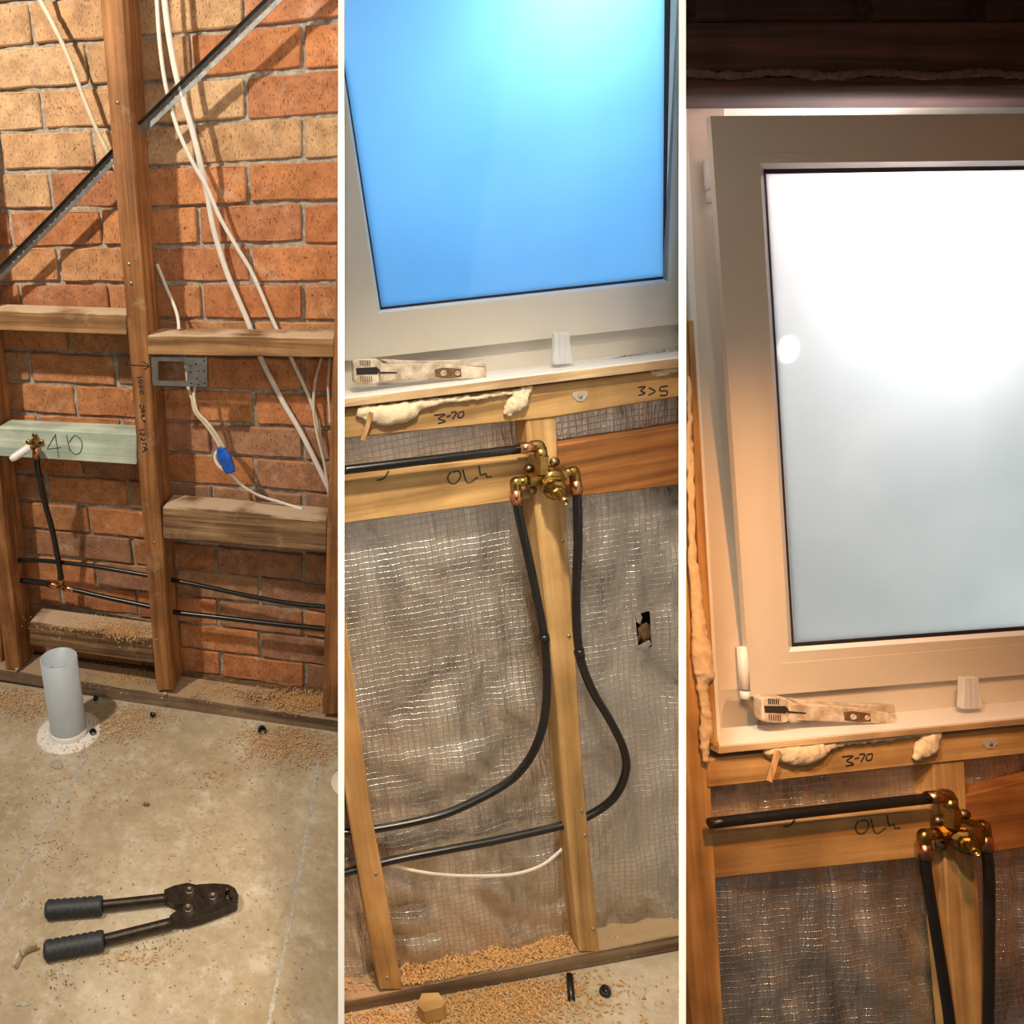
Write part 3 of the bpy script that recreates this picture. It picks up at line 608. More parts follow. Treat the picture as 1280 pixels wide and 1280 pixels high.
shavings('wood_shavings', 'orange wood shavings scattered on the slab around the pipe and plate', 1,
  [(35, 880, 30, 10, 800, .006), (15, 868, 14, 8, 260, .006), (140, 905, 26, 11, 700, .006), (160, 890, 40, 8, 400, .006), (88, 928, 26, 8, 150, .006), (345, 925, 26, 11, 1000, .007), (385, 935, 22, 12, 500, .007), (330, 950, 30, 10, 120, .008), (120, 960, 60, 25, 160, .006),
   (165, 1195, 22, 8, 60, .007), (280, 1060, 60, 40, 90, .004), (330, 1150, 50, 60, 50, .004), (200, 1000, 120, 60, 110, .004), (60, 1060, 25, 14, 60, .007), (60, 1180, 60, 60, 40, .004), (230, 1240, 120, 30, 60, .004), (270, 975, 20, 8, 50, .007)], M['shaving2'], 11)
ztp = P(b, 192, 798, .012).z
shavings('wood_shavings', 'sawdust and shavings on the low nogging behind the grey pipe', 1, [(115, 781, 28, 5, 900, .004), (160, 789, 14, 5, 1100, .004), (80, 773, 14, 3, 500, .004)], M['shaving'], 12, onz=ztp)
shavings('dirt_specks', 'dark specks and grit sprinkled over the slab', 1, [(80, 1225, 14, 8, 30, .002), (195, 1182, 25, 6, 40, .002), (45, 1000, 16, 10, 25, .002), (200, 1100, 130, 90, 120, .0016), (262, 975, 10, 5, 20, .002), (40, 1100, 30, 30, 30, .0016)], M['ink_black'], 31)
# drift of dirt and shavings between plate and brick wall
vs, fs = [], []; nx = 90; ny = 8
for i in range(nx + 1):
    for j in range(ny + 1):
        x = -1.3 + 1.36 * i / nx; y = .088 + .035 * j / ny
        vs.append(Vector((x, y, .036 + .008 * noise.noise(Vector((x * 16, y * 30, 2))) + .022 * (j / ny) ** 2)))
for i in range(nx):
    for j in range(ny): a = i * (ny + 1) + j; fs.append((a, a + 1, a + ny + 2, a + ny + 1))
o = mk('dirt_drift', vs, fs, M['dirt'], b, None, True); tag(o, 'brown dirt heaped between bottom plate and brick wall', 'dirt', None, 'stuff')
shavings('wood_shavings', 'orange shavings lying along the top of the bottom plate', 1, [(150, 845, 22, 6, 1100, .005), (375, 875, 22, 7, 1500, .005), (330, 870, 30, 6, 250, .005), (270, 862, 30, 6, 200, .005), (50, 828, 12, 4, 200, .005)], M['shaving'], 13, onz=P(b, 210, 868.5, 0).z)
for i, (x, y) in enumerate(((206, 866), (21, 835.5))):
    lump('mortar_crumb', b, P(b, x, y + 1, -.002), (.006, .005, .005), M['mortar_chip'], None, .3, 60, None, 2, i)
    tag(bpy.context.scene.collection.objects[-1], ['pale mortar crumb on the plate edge at the middle stud', 'pale mortar crumb on the plate edge at the weathered left stud'][i], 'mortar chip')

# ================================================================== BAYS 2 and 3 : the same window wall under two lights
def glaze(bay, sash_outer, groove, bead_o, pane_i, tiltdeg, yf, TH, root):
    """sash: outlines are TL TR BR BL; the sash leans in at its top about its bottom edge"""
    zb = P(bay, *sash_outer[3], yf).z; t = math.tan(math.radians(tiltdeg))
    def S(x, y, off=0.0):                              # intersect the leaning sash plane
        v = ray(bay, x, y); e = EYE[bay]; # y = yf + off - t*(z - zb)
        s = (yf + off - t * (e.z - zb) - e.y) / (v.y + t * v.z); return e + v * s
    nrm = Vector((0, 1, t)).normalized()
    def ring(name, outer, inner, off_o, off_i, d, mat, par):
        o = [S(x, y, off_o) for x, y in outer]; i = [S(x, y, off_i) for x, y in inner]; e = nrm * d; n = 4
        vs = o + i + [v + e for v in o] + [v + e for v in i]; fs = []
        out = []
        for k in range(n):                             # four mitred lengths
            l = (k + 1) % n; q = [o[k], o[l], i[l], i[k]]
            vv = q + [v + e for v in q]
            out.append(mk(name, vv, [(0, 1, 2, 3), (7, 6, 5, 4), (0, 4, 5, 1), (1, 5, 6, 2), (2, 6, 7, 3), (3, 7, 4, 0)], mat, bay, par))
        return out
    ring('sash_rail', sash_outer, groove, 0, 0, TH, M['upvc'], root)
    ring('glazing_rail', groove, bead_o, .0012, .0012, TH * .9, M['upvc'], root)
    gi = [(bead_o[k][0] + (pane_i[k][0] - bead_o[k][0]) * .55, bead_o[k][1] + (pane_i[k][1] - bead_o[k][1]) * .55) for k in range(4)]
    ring('glazing_bead', bead_o, gi, .0012, .012, .03, M['bead'], root)
    ring('gasket', gi, pane_i, .012, .016, .01, M['gasket'], root)
    q = [S(x, y, .015) for x, y in pane_i]; vs, fs = prism(q, nrm * .004); pane = mk('pane', vs, fs, M['frosted'], bay, root)
    return root, S
def valve(bay, f, AX):
    """brass shower mixer, f maps photo-2 pixels to this bay's pixels"""
    root = empty('mixer_valve', bay, P(bay, *f(683, 600), 0))
    A = lambda x, y, d=0.0: P(bay, *f(x, y), d)
    R = min((A(700, 600, -.03) - A(683, 600, -.03)).length / 17, (A(683, 617, -.03) - A(683, 600, -.03)).length / 18)     # metres per photo-2 pixel here
    BR, CU = M['brass'], M['copper']
    lathe('body', bay, [(.0001, .034), (12.5 * R, .034), (15 * R, .028), (15.5 * R, .0)], A(683, 596, -.002), (0, -1, 0), BR, root, 20)
    lathe('cartridge_nut', bay, [(15 * R, .026), (15 * R, .034), (13 * R, .036), (13 * R, .046), (9 * R, .048), (8 * R, .056), (5.5 * R, .058)], A(682.5, 598, -.004), AX, BR, root, 8, False)
    lathe('collar', bay, [(13.8 * R, .038), (14.2 * R, .041), (13.8 * R, .044)], A(682.5, 598, -.004), AX, BR, root, 28)
    lathe('spindle', bay, [(5.6 * R, .05), (5.4 * R, .075), (4.6 * R, .077), (4.6 * R, .088), (3.4 * R, .088), (3.2 * R, .082), (.0001, .082)], A(682.5, 598, -.004), AX, BR, root, 14)
    tube('top_inlet', bay, [A(677, 592, -.02), A(677, 570, -.02)], 9.5 * R, BR, root, 6)
    tube('top_inlet_neck', bay, [A(677, 574, -.02), A(675, 560, -.02)], 8 * R, BR, root, 14)
    tube('elbow', bay, [A(675, 562, -.02), A(674, 557, -.02), A(669, 556.5, -.02), A(664, 558, -.02)], 7 * R, BR, root, 12)
    tube('crimp_ring', bay, [A(649, 560.5, -.02), A(668, 558, -.02)], 7.4 * R, CU, root, 14)
    tube('left_outlet', bay, [A(676, 598, -.018), A(660, 600.5, -.018)], 9.5 * R, BR, root, 6)
    tube('left_outlet_neck', bay, [A(662, 600, -.018), A(646, 603, -.018)], 6.5 * R, BR, root, 12)
    tube('elbow', bay, [A(650, 601.5, -.018), A(644.5, 602.5, -.018), A(644, 607, -.018), A(645, 614, -.018)], 6.8 * R, BR, root, 12)
    tube('crimp_ring', bay, [A(644.8, 612, -.018), A(646.5, 630, -.018)], 7.4 * R, CU, root, 14)
    tube('right_outlet', bay, [A(692, 594, -.018), A(706, 591, -.018)], 9.5 * R, BR, root, 6)
    tube('right_outlet_neck', bay, [A(704, 591.5, -.018), A(716, 589, -.018)], 6.5 * R, BR, root, 12)
    tube('elbow', bay, [A(713, 590, -.018), A(717.5, 589, -.018), A(718.5, 594, -.018), A(719.5, 602, -.018)], 6.8 * R, BR, root, 12)
    tube('crimp_ring', bay, [A(719.3, 600, -.018), A(721, 617, -.018)], 7.4 * R, CU, root, 14)
    for x, y in ((661, 585), (692.5, 577), (664, 612)):
        l = lathe('fixing_lug', bay, [(.0001, .006), (6 * R, .006), (6.4 * R, 0)], A(x, y, 0), (0, -1, 0), BR, root, 10)
        lathe('screw_head', bay, [(.0001, .004), (3 * R, .0035), (3.4 * R, 0)], A(x, y, -.006), (0, -1, 0), M['screw'], l, 10)
    return root, R
def foamblob(bay, name, pts, rads, y, label, seed=0, flat=.6):
    pp = smoothpath([P(bay, x, yy, y) for x, yy in pts], 8)
    R = (P(bay, pts[0][0] + 10, pts[0][1], y) - P(bay, *pts[0], y)).length / 10
    rr = []
    for i in range(len(pp)):
        t = i / (len(pp) - 1) * (len(rads) - 1); k = min(int(t), len(rads) - 2); rr.append((rads[k] + (rads[k + 1] - rads[k]) * (t - k)) * R)
    vs, fs = tubegeo(pp, 0, 16, flat, rad=rr)
    o = mk(name, vs, fs, M['foam'], bay, None, True)
    for v in o.data.vertices:
        d = v.normal; v.co += d * (.0035 * noise.noise(v.co * 110 + Vector((seed, 0, 0))) + .0018 * noise.noise(v.co * 260))
    return tag(o, label, 'foam')
def foil(bay, x0, x1, z0, z1, y, label, holes=()):
    nx, nz = int((x1 - x0) / .007), int((z1 - z0) / .007); vs, fs = [], []
    for i in range(nx + 1):
        for j in range(nz + 1):
            x = x0 + (x1 - x0) * i / nx; z = z0 + (z1 - z0) * j / nz
            h = (z - z0) / (z1 - z0)
            d = .010 * noise.noise(Vector((x * 5, z * 2.2, bay))) + .0055 * noise.noise(Vector((x * 38, z * 5, bay + 4))) + .0022 * noise.noise(Vector((x * 60, z * 14, 9)))
            d += .020 * (1 - h) * abs(noise.noise(Vector((x * 7 + z * 9, z * 8 - x * 5, 5)))) * 1.2
            vs.append(Vector((x, y + .006 - d, z)))
    for i in range(nx):
        for j in range(nz):
            a = i * (nz + 1) + j; c = (vs[a] + vs[a + nz + 2]) / 2; px, py = proj(bay, c)
            if any(hx0 + (py - hy0) * .08 + 3 * noise.noise(Vector((py * .2, 1, 0))) < px < hx1 and hy0 < py < hy1 for hx0, hy0, hx1, hy1 in holes): continue
            fs.append((a, a + 1, a + nz + 2, a + nz + 1))
    o = mk('foil_insulation', vs, fs, M['foil'], bay, None, True, origin=Vector((0, 0, 0)))
    return tag(o, label, 'insulation')
def ident(x, y): return (x, y)
def handle_tool(bay, f, y0, label):
    A = lambda l: [f(424 + x * .339, 370 + y * .339) for x, y in l]
    root = empty('lever_tool', bay, P(bay, *f(525, 478), y0)); tag(root, label, 'hand tool')
    polyx('grip_arm', bay, A([(150, 236), (160, 250), (215, 252), (300, 250), (400, 252), (543, 266), (545, 300), (535, 306), (400, 306), (260, 310), (190, 312), (165, 322), (150, 312)]), y0, .012, M['handle_white'], root, .0015)
    polyx('rear_arm', bay, A([(150, 233), (300, 240), (540, 233), (543, 262), (400, 258), (200, 258)]), y0 + .014, .010, M['handle_white'], root, .001)
    hd = polyx('clamp_head', bay, A([(52, 240), (70, 233), (140, 232), (150, 238), (152, 268), (148, 290), (150, 318), (130, 326), (70, 326), (56, 318)]), y0 - .004, .02, M['handle_white'], root, .002)
    for k in range(6):
        polyx('tooth', bay, A([(76 + k * 7, 237), (79 + k * 7, 237), (79 + k * 7, 258), (76 + k * 7, 258)]), y0 - .0048, .002, M['slot'], hd)
        polyx('tooth', bay, A([(78 + k * 8, 295), (81 + k * 8, 295), (81 + k * 8, 318), (78 + k * 8, 318)]), y0 - .0048, .002, M['rust'], hd)
    polyx('jaw_slot', bay, A([(62, 266), (140, 262), (152, 276), (140, 288), (65, 290)]), y0 - .0055, .003, M['slot'], hd, .0005)
    polyx('slot_line', bay, A([(150, 279), (214, 281), (214, 285), (150, 286)]), y0 - .0009, .002, M['slot'], root)
    polyx('rust_patch', bay, A([(352, 272), (380, 264), (448, 268), (452, 298), (400, 304), (356, 300)]), y0 - .0007, .002, M['rust'], root, .0003)
    for x in (385, 436):
        c = A([(x, 285)])[0]; r_ = .0042 if x == 385 else .0034
        lathe('rivet', bay, [(.0001, .001), (r_ * .6, .001), (r_, .003), (r_ * 1.2, .001), (r_ * 1.2, 0)], P(bay, *c, y0 - .0007), (0, -1, 0), M['handle_white'], root, 14)
    return root
def spacer(bay, f, y0, label):
    A = lambda l: [f(424 + x * .339, 370 + y * .339) for x, y in l]
    root = empty('glazing_spacer', bay, P(bay, *f(704, 455), y0)); tag(root, label, 'spacer')
    polyx('wedge', bay, A([(795, 136), (850, 133), (856, 190), (866, 246), (858, 250), (796, 254), (790, 248), (795, 190)]), y0, .012, M['clear'], root, .0015)
    for x in (812, 832): polyx('rib', bay, A([(x, 138), (x + 4, 138), (x + 8, 248), (x + 3, 249)]), y0 - .0015, .002, M['clear'], root)
    return root
def washer(bay, f, px, py, label):
    c = f(px, py); root = empty('nail_plate', bay, P(bay, *c, 0)); tag(root, label, 'washer')
    polyx('plate', bay, [(c[0] - 10, c[1] - 4.5), (c[0] - 2, c[1] - 6), (c[0] + 9, c[1] - 7), (c[0] + 10, c[1] - 1), (c[0] + 4, c[1] + 6), (c[0] - 3, c[1] + 6.5), (c[0] - 9, c[1] + 1)], -.0015, .0015, M['mortar_chip'], root, .0004)
    nail(c[0], c[1], root, .003, bay, -.0015)
CB = .339
def cB(l): return [(424 + x * CB, 370 + y * CB) for x, y in l]
FOAM1 = cB([(66, 425), (110, 432), (180, 436), (250, 424), (300, 400), (360, 388), (430, 381), (520, 372), (610, 357), (660, 352), (712, 338)])
FOAM1R = [6, 10, 13, 14, 9, 5, 4, 3.2, 2.6, 2.6, 3, 3]
FOAM2 = cB([(700, 342), (680, 362), (664, 385), (640, 408), (612, 438)])
T370 = cB([(350, 440), (390, 436), (366, 452), (392, 462), (364, 470)]), cB([(395, 445), (412, 440)]), cB([(412, 430), (432, 428), (418, 455)]), cB([(438, 432), (440, 448), (456, 444), (458, 426), (440, 430)])
TOLL = cB([(412, 648), (400, 670), (410, 690), (432, 688), (448, 664), (440, 646), (418, 650)]), cB([(455, 640), (474, 688), (512, 668)]), cB([(516, 626), (522, 660), (540, 655), (545, 668), (563, 666)]), cB([(182, 645), (165, 672), (138, 680)])
T375 = cB([(1102, 338), (1128, 334), (1112, 350), (1128, 358), (1104, 367)]), cB([(1142, 338), (1165, 352), (1140, 366)]), cB([(1212, 332), (1186, 336), (1184, 350), (1208, 350), (1205, 366), (1182, 366)])

# ------------------------------------------------------------------ BAY 2
b = 2
YF2 = .075
tag(mk('wall_back', *prism([P(2, 415, 380, .13), P(2, 870, 380, .13), P(2, 870, 1230, .13), P(2, 410, 1230, .13)], (0, .05, 0)), M['void_shade'], b), 'shade-coloured backing behind the foil below the blue window', None, None, 'structure')
zs = P(2, 640, 472, -.012).z                                  # sill level
win1 = tag(empty('window_1', 2, P(2, 640, 500, YF2)), 'tilting white window with blue-lit frosted pane', None, None, 'structure')
sash, S2 = glaze(2, [(395, -60), (866, -60), (849.5, 405), (418, 452.5)], [(402, -60), (860, -60), (849, 363.5), (459.6, 403.5)], [(404, -60), (850, -60), (834.5, 352.5), (473, 391.5)], [(409, -60), (831, -60), (828.5, 345.5), (477, 384)], 2.0, YF2 - .02, .04, win1)
fr2 = beam('frame_bottom', b, [(418, 441, 500), (640, 419, 474), (866, 393, 449)], YF2, .05, M['upvc'], win1, True, .001)
# sill board: painted top, pale timber nosing
def sill(bay, xs, yb, yfr, ynose, yfront, label):
    """xs: pixel columns; yb / yfr: back and front edge of the painted top; ynose: bottom of the timber nosing"""
    root = empty('sill_board', bay, P(bay, (xs[0] + xs[1]) / 2, (yfr[0] + yfr[1]) / 2, yfront)); tag(root, label, 'sill')
    F = [P(bay, xs[i], yfr[i], yfront) for i in (0, 1)]
    B = []
    for i in (0, 1):                                        # back edge lies level with the front one
        q = PZ(bay, xs[i], yb[i], F[i].z); q.y = min(max(q.y, yfront + .05), .11); q = Vector((F[i].x + (q.x - F[i].x), q.y, F[i].z)); B.append(q)
    vs, fs = prism([F[0], F[1], B[1] + Vector((0, .02, 0)), B[0] + Vector((0, .02, 0))], (0, 0, -.004)); mk('painted_top', vs, fs, M['bead'], bay, root)
    G = [P(bay, xs[i], ynose[i], yfront - .001) for i in (0, 1)]
    vs, fs = prism([F[0] + Vector((0, -.001, -.002)), F[1] + Vector((0, -.001, -.002)), G[1], G[0]], (0, .06, 0)); mk('timber_nosing', vs, fs, M['pine_pale'], bay, root, bevel=.001)
    return root, B
sl2, B2 = sill(2, (425, 862), (483, 432), (497.5, 444.5), (510, 458), -.014, 'white topped sill board with pale timber nosing under the blue window')
handle_tool(2, ident, .012, 'rusty white lever tool lying on the sill below the blue pane')
spacer(2, ident, .018, 'clear plastic glazing spacer standing on the sill below the blue pane')
tp2 = tag(beam('top_plate', b, [(420, 512, 549.5), (690, 480, 522), (862, 459, 494)], 0, .045, M['pine_h'], None, True), 'pine rail marked 375 and 370 below the blue window sill', 'wall plate')
ink('ink_mark', b, T370, 0, tp2, M['ink_black'], .0013); ink('ink_mark', b, T375, 0, tp2, M['ink_black'], .0012)
foamblob(2, 'expanding_foam', FOAM1, FOAM1R, -.006, 'long cream blob of cured foam under the blue window sill', 1)
foamblob(2, 'expanding_foam', FOAM2, [4, 9, 12, 10, 4], -.006, 'drooping cured foam lump right of the 370 mark under the blue window', 2)
foamblob(2, 'expanding_foam', cB([(1150, 285), (1190, 283), (1250, 268)]), [2, 4, 2.5], -.004, 'small foam scrap above the 375 mark', 3)
o = polyx('wood_splinter', b, cB([(112, 428), (128, 432), (95, 535), (80, 530)]), -.02, .004, M['splinter']); tag(o, 'wood splinter hanging from the foam at left below the blue window', 'splinter')
washer(2, ident, 725.5, 495.5, 'grey nail plate on the rail below the clear spacer, blue window bay')
# studs and noggings
tag(beam('timber_stud', b, [(657, 695, 512), (659, 696.5, 545), (664, 698, 612)], .004, .05, M['pine_v']), 'short pine stud above the brass valve in the blue window bay', 'stud')
sv2 = tag(beam('timber_stud', b, [(667, 706, 606), (668, 707.5, 632), (676, 711, 700), (687, 719, 803), (697, 724, 890), (704, 730, 980), (714, 740, 1090), (724.5, 749.5, 1190)], 0, .055, M['pine_v']), 'tall pine stud below the brass valve in the blue window bay', 'stud')
sl = tag(beam('timber_stud', b, [(405, 431, 763), (420, 449, 900), (434.5, 463.5, 1012), (452, 483, 1115), (475, 503, 1237)], 0, .055, M['pine_v']), 'pine stud at lower left below the blue window', 'stud')
ngl = tag(beam('nogging', b, [(420, 590, 656), (668, 570, 623)], .006, .04, M['pine_h'], None, True), 'pine nogging with upside-down 370 left of the valve, blue window bay', 'nogging')
ink('ink_mark', b, TOLL, .006, ngl, M['ink_grey'], .0015)
tag(beam('nogging', b, [(697, 556, 623.5), (862, 532, 605)], .012, .04, M['pine_dark'], None, True), 'dark orange nogging right of the valve in the blue window bay', 'nogging')
for x, y in ((727, 1013), (731, 1044), (741, 1161), (703, 676), (711, 795)): nail(x, y, sv2, .0035, 2)
for x, y in ((470, 1092), (484, 1222)): nail(x, y, sl, .0035, 2)
bp2 = tag(beam('bottom_plate', b, [(420, 1253.5, 1270), (640, 1209.5, 1228), (862, 1165.5, 1185.5)], 0, .09, M['plate_grey'], None, True), 'grey bottom plate under the foil wall', 'wall plate')
v2_, R2 = valve(2, ident, Vector((-.10, -1, -.20))); tag(v2_, 'brass mixer valve with copper rings below the blue window', 'valve')
pipe('water_pipe', b, [(418, 589, -.02), (520, 577, -.02), (652, 561, -.02)], .0075, 'straight black pipe feeding the valve from the left, blue window bay', y=-.02)
lp = [(646.2, 622, -.018), (648, 640, -.018), (658, 685, -.012), (670, 742, -.004), (680, 797, 0), (683.5, 851, .004), (680, 900, .01), (668, 937, .012), (650, 964, .014), (630, 981, .015), (600, 998, .016), (560, 1016, .018), (519, 1027, .02), (471, 1036, .022), (431, 1041, .024), (418, 1043, .024)]
rp = [(720.8, 608, -.018), (722, 640, -.018), (722.5, 685, -.014), (720, 752, -.008), (724, 815, 0), (739, 860, .004), (764, 903, .008), (780, 938, .01), (782, 965, .012), (768, 996, .016), (739, 1018, .02), (705, 1031, .022), (627, 1049, .022), (560, 1062, .022), (492, 1075, .023), (431, 1091, .024), (418, 1095, .024)]
pipe('water_pipe', b, lp, .0073, 'black pipe sweeping left from the valve behind the blue bay lower stud')
pipe('water_pipe', b, rp, .0073, 'black pipe bulging right of the tall stud then back through it')
for q, (a, c), lb in ((1, ((679, 793), (681, 801)), 'black cable tie on the left valve pipe'), (2, ((723, 811), (725, 820)), 'black cable tie on the right valve pipe')):
    o = pxtube('cable_tie', b, [(*a, 0), (*c, 0)], .0092, M['black'], None, 0, seg=12); tag(o, lb, 'cable tie')
o = pxtube('cable', b, [(478, 1078, .034), (500, 1084, .03), (526, 1090, .026), (560, 1094, .024), (600, 1095, .024), (641, 1093, .024), (675, 1083, .026), (698, 1066, .034), (706, 1056, .04)], .0036, M['cable_white'], None, .03, flat=.6); tag(o, 'white cable sagging across the foil above the bottom plate', 'cable')
zpl = P(2, 640, 1209.5, 0).z
z2f = P(2, 640, 1228, 0).z
fo2 = foil(2, P(2, 395, 1250, .05).x - .03, P(2, 870, 700, .05).x, zpl - .01, P(2, 640, 470, .05).z, .046, 'silver reinforced foil insulation below the blue window', [(795, 766, 813, 808)])
fo2.data.update()
lump('loose_fibre', 2, P(2, 805, 792, .075), (.012, .006, .022), M['dirt'], fo2, .4, 60, None, 3, 5)
o = polyx('torn_flap', b, [(797, 808), (812, 800), (814, 806), (806, 812), (798, 812)], .030, .001, M['foil'], fo2)
o = polyx('torn_flap', b, [(795, 768), (799, 764), (803, 772), (800, 780), (796, 778)], .032, .001, M['foil'], fo2)
fl2 = mk('floor', *prism([Vector((P(2, 400, 1260, 0).x - .5, -.9, z2f)), Vector((P(2, 880, 1200, 0).x + .1, -.9, z2f)), Vector((P(2, 880, 1200, 0).x + .1, .14, z2f)), Vector((P(2, 400, 1260, 0).x - .5, .14, z2f))], (0, 0, -.05)), M['concrete'], b, origin=Vector((0, 0, z2f)))
tag(fl2, 'concrete slab floor below the foil wall', None, None, 'structure')
def shave2(name, label, spots, z, seed, ylim):
    r_ = random.Random(seed); vs, fs = [], []
    for (px, py, sx, sy, n, L_, sl_) in spots:
        for _ in range(n):
            x = r_.uniform(px - sx, px + sx) if z > z2f + .01 else r_.gauss(px, sx * .62); y = py + sl_ * (x - px) + r_.uniform(-sy, sy)
            if not 430 < x < 849: continue
            p = PZ(2, x, y, z + r_.uniform(.0005, .005))
            if not ylim[0] < p.y < ylim[1]: continue
            a = r_.uniform(0, math.pi); l = L_ * r_.uniform(.5, 1.5); w_ = r_.uniform(.0006, .0016)
            d = Vector((math.cos(a), math.sin(a), r_.uniform(-.3, .3))) * l / 2; u = Vector((-math.sin(a), math.cos(a), r_.uniform(-.6, .6))) * w_
            k0 = len(vs); vs += [p - d - u, p - d + u, p + u + Vector((0, 0, .002)), p - u + Vector((0, 0, .002)), p + d + u, p + d - u]
            fs += [(k0, k0 + 1, k0 + 2, k0 + 3), (k0 + 3, k0 + 2, k0 + 4, k0 + 5)]
    o = mk(name, vs, fs, M['shaving'], 2); return tag(o, label, 'wood shavings', None, 'stuff')
shave2('wood_shavings', 'wood shavings heaped on the bottom plate between the foil bay studs', [(610, 1195, 108, 26, 6500, .0045, -.19), (445, 1220, 25, 20, 60, .006, -.19), (790, 1150, 60, 20, 40, .006, -.19)], zpl, 21, (.002, .088))
shave2('wood_shavings', 'wood shavings on the slab around the small wood block', [(590, 1262, 110, 28, 3200, .0045, -.1), (660, 1245, 60, 24, 700, .0045, -.15), (460, 1275, 40, 10, 120, .007, 0), (760, 1250, 80, 30, 90, .006, 0)], z2f, 22, (-.5, -.003))
A0 = PZ(2, 540, 1262, z2f)
wb = mk('wood_block', *prism([PZ(2, x, y, z2f + .035) for x, y in ((527, 1241), (548, 1240), (557, 1252), (553, 1258), (530, 1264), (521, 1256))], (0, 0, -.035)), M['pine_h'], 2, bevel=.001); tag(wb, 'small pine offcut block on the slab amid shavings', 'wood block')
o = lathe('pipe_offcut', b, [(.0045, 0), (.0065, 0), (.0065, .052), (.0045, .052), (.0045, .0)], PZ(2, 712, 1219, z2f + .0068), PZ(2, 715, 1258, z2f + .0068) - PZ(2, 712, 1219, z2f + .0068), M['black'], None, 16); tag(o, 'short length of black pipe lying in front of the foil wall plate', 'pipe offcut')
o = lathe('black_plug', b, [(.0001, 0), (.009, 0), (.0095, .003), (.0095, .014), (.007, .015), (.006, .008), (.0001, .008)], PZ(2, 755, 1241, z2f), (.1, -.5, 1), M['black'], None, 16); tag(o, 'stubby black plug on the slab right of the black pipe offcut', 'pipe offcut')

# ------------------------------------------------------------------ BAY 3
b = 3
def f3(x, y):                                               # photo-2 pixels to this view of the same things
    return (x + 511.0 + 0.012 * (x - 640) - 0.03 * (y - 560) * 0.3, y + 436.0 + 0.115 * (y - 560) + 0.045 * (x - 640))
YF3 = .06
tag(mk('wall_back', *prism([P(3, 840, 80, .16), P(3, 1330, 80, .16), P(3, 1330, 205, .16), P(3, 840, 205, .16)], (0, .05, 0)), M['void_shade'], b), 'shade-coloured backing strip above the orange-lit window', None, None, 'structure')
tag(mk('wall_lower', *prism([P(3, 840, 940, .13), P(3, 1330, 900, .13), P(3, 1330, 1480, .13), P(3, 840, 1480, .13)], (0, .05, 0)), M['void_shade'], b), 'shade-coloured backing behind the foil below the orange-lit window', None, None, 'structure')
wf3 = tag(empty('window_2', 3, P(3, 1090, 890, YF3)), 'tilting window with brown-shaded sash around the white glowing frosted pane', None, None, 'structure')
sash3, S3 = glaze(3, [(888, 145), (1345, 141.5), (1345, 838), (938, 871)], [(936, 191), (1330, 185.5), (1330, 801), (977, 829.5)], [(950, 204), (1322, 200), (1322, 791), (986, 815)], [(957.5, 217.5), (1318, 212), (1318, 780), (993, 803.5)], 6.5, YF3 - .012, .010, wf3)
# outer frame
beam('frame_jamb', b, [(858, 905, 130), (872, 925, 430), (890, 947, 760), (902, 952, 912)], YF3, .05, M['upvc'], wf3, False, .001)
beam('jamb_lip', b, [(846, 859, 130), (866, 873, 430), (886.5, 892, 760), (896, 902, 926)], YF3 - .03, .06, M['bead'], wf3, False, .001)
beam('frame_bottom', b, [(900, 862, 925), (1100, 846, 905), (1340, 826, 880)], YF3, .05, M['upvc'], wf3, True, .001)
beam('frame_head', b, [(852, 121, 134), (1340, 119, 132)], YF3, .05, M['upvc'], wf3, True, .001)
def hinge(px0, py0, px1, py1, label, cut):
    A_, C_ = P(3, px0, py0, YF3 - .012), P(3, px1, py1, YF3 - .012); m_ = A_.lerp(C_, cut)
    h = tube('hinge', b, [A_, m_ + (A_ - m_) * .02], .0085, M['bead'], wf3, 12); h['label'] = label; tube('knuckle', b, [m_ - (A_ - m_) * .02, C_], .0078, M['bead'], h, 12)
hinge(885, 199, 889, 253, 'white hinge barrel at the upper left of the brown-shaded sash', .72)
hinge(927.5, 808, 931.5, 873, 'white hinge barrel at the lower left of the brown-shaded sash', .84)
sl3, B3 = sill(3, (899, 1340), (906, 864), (931.5, 890.5), (942.5, 900), -.014, 'white topped sill board with timber nosing under the glowing white window')
handle_tool(3, lambda x, y: (x + 511.5 + .008 * (x - 525), y + 427.5 + .065 * (x - 525)), .012, 'rusty white lever tool lying on the sill below the white pane')
spacer(3, lambda x, y: (x + 511.5, y + 431), .016, 'clear plastic glazing spacer standing on the sill below the white pane')
# soffit and roof timbers above
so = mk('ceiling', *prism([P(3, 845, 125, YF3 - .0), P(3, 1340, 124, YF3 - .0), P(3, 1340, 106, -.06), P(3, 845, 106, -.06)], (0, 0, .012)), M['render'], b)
tag(so, 'head lining with pink light painted in, above the brown-shaded sash', None, None, 'structure')
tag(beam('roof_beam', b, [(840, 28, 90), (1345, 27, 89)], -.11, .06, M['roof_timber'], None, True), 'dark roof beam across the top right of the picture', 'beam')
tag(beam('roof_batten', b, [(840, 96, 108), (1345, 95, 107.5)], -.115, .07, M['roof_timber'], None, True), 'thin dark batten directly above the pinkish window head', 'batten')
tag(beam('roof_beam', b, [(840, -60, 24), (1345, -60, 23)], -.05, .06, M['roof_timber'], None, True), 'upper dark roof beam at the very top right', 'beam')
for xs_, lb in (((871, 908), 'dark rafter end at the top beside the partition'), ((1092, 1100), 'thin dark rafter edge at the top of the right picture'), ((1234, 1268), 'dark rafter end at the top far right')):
    tag(beam('rafter', b, [(xs_[0] - 2, xs_[1] - 2, -40), (xs_[0], xs_[1], 26)], -.075, .03, M['roof_timber']), lb, 'rafter')
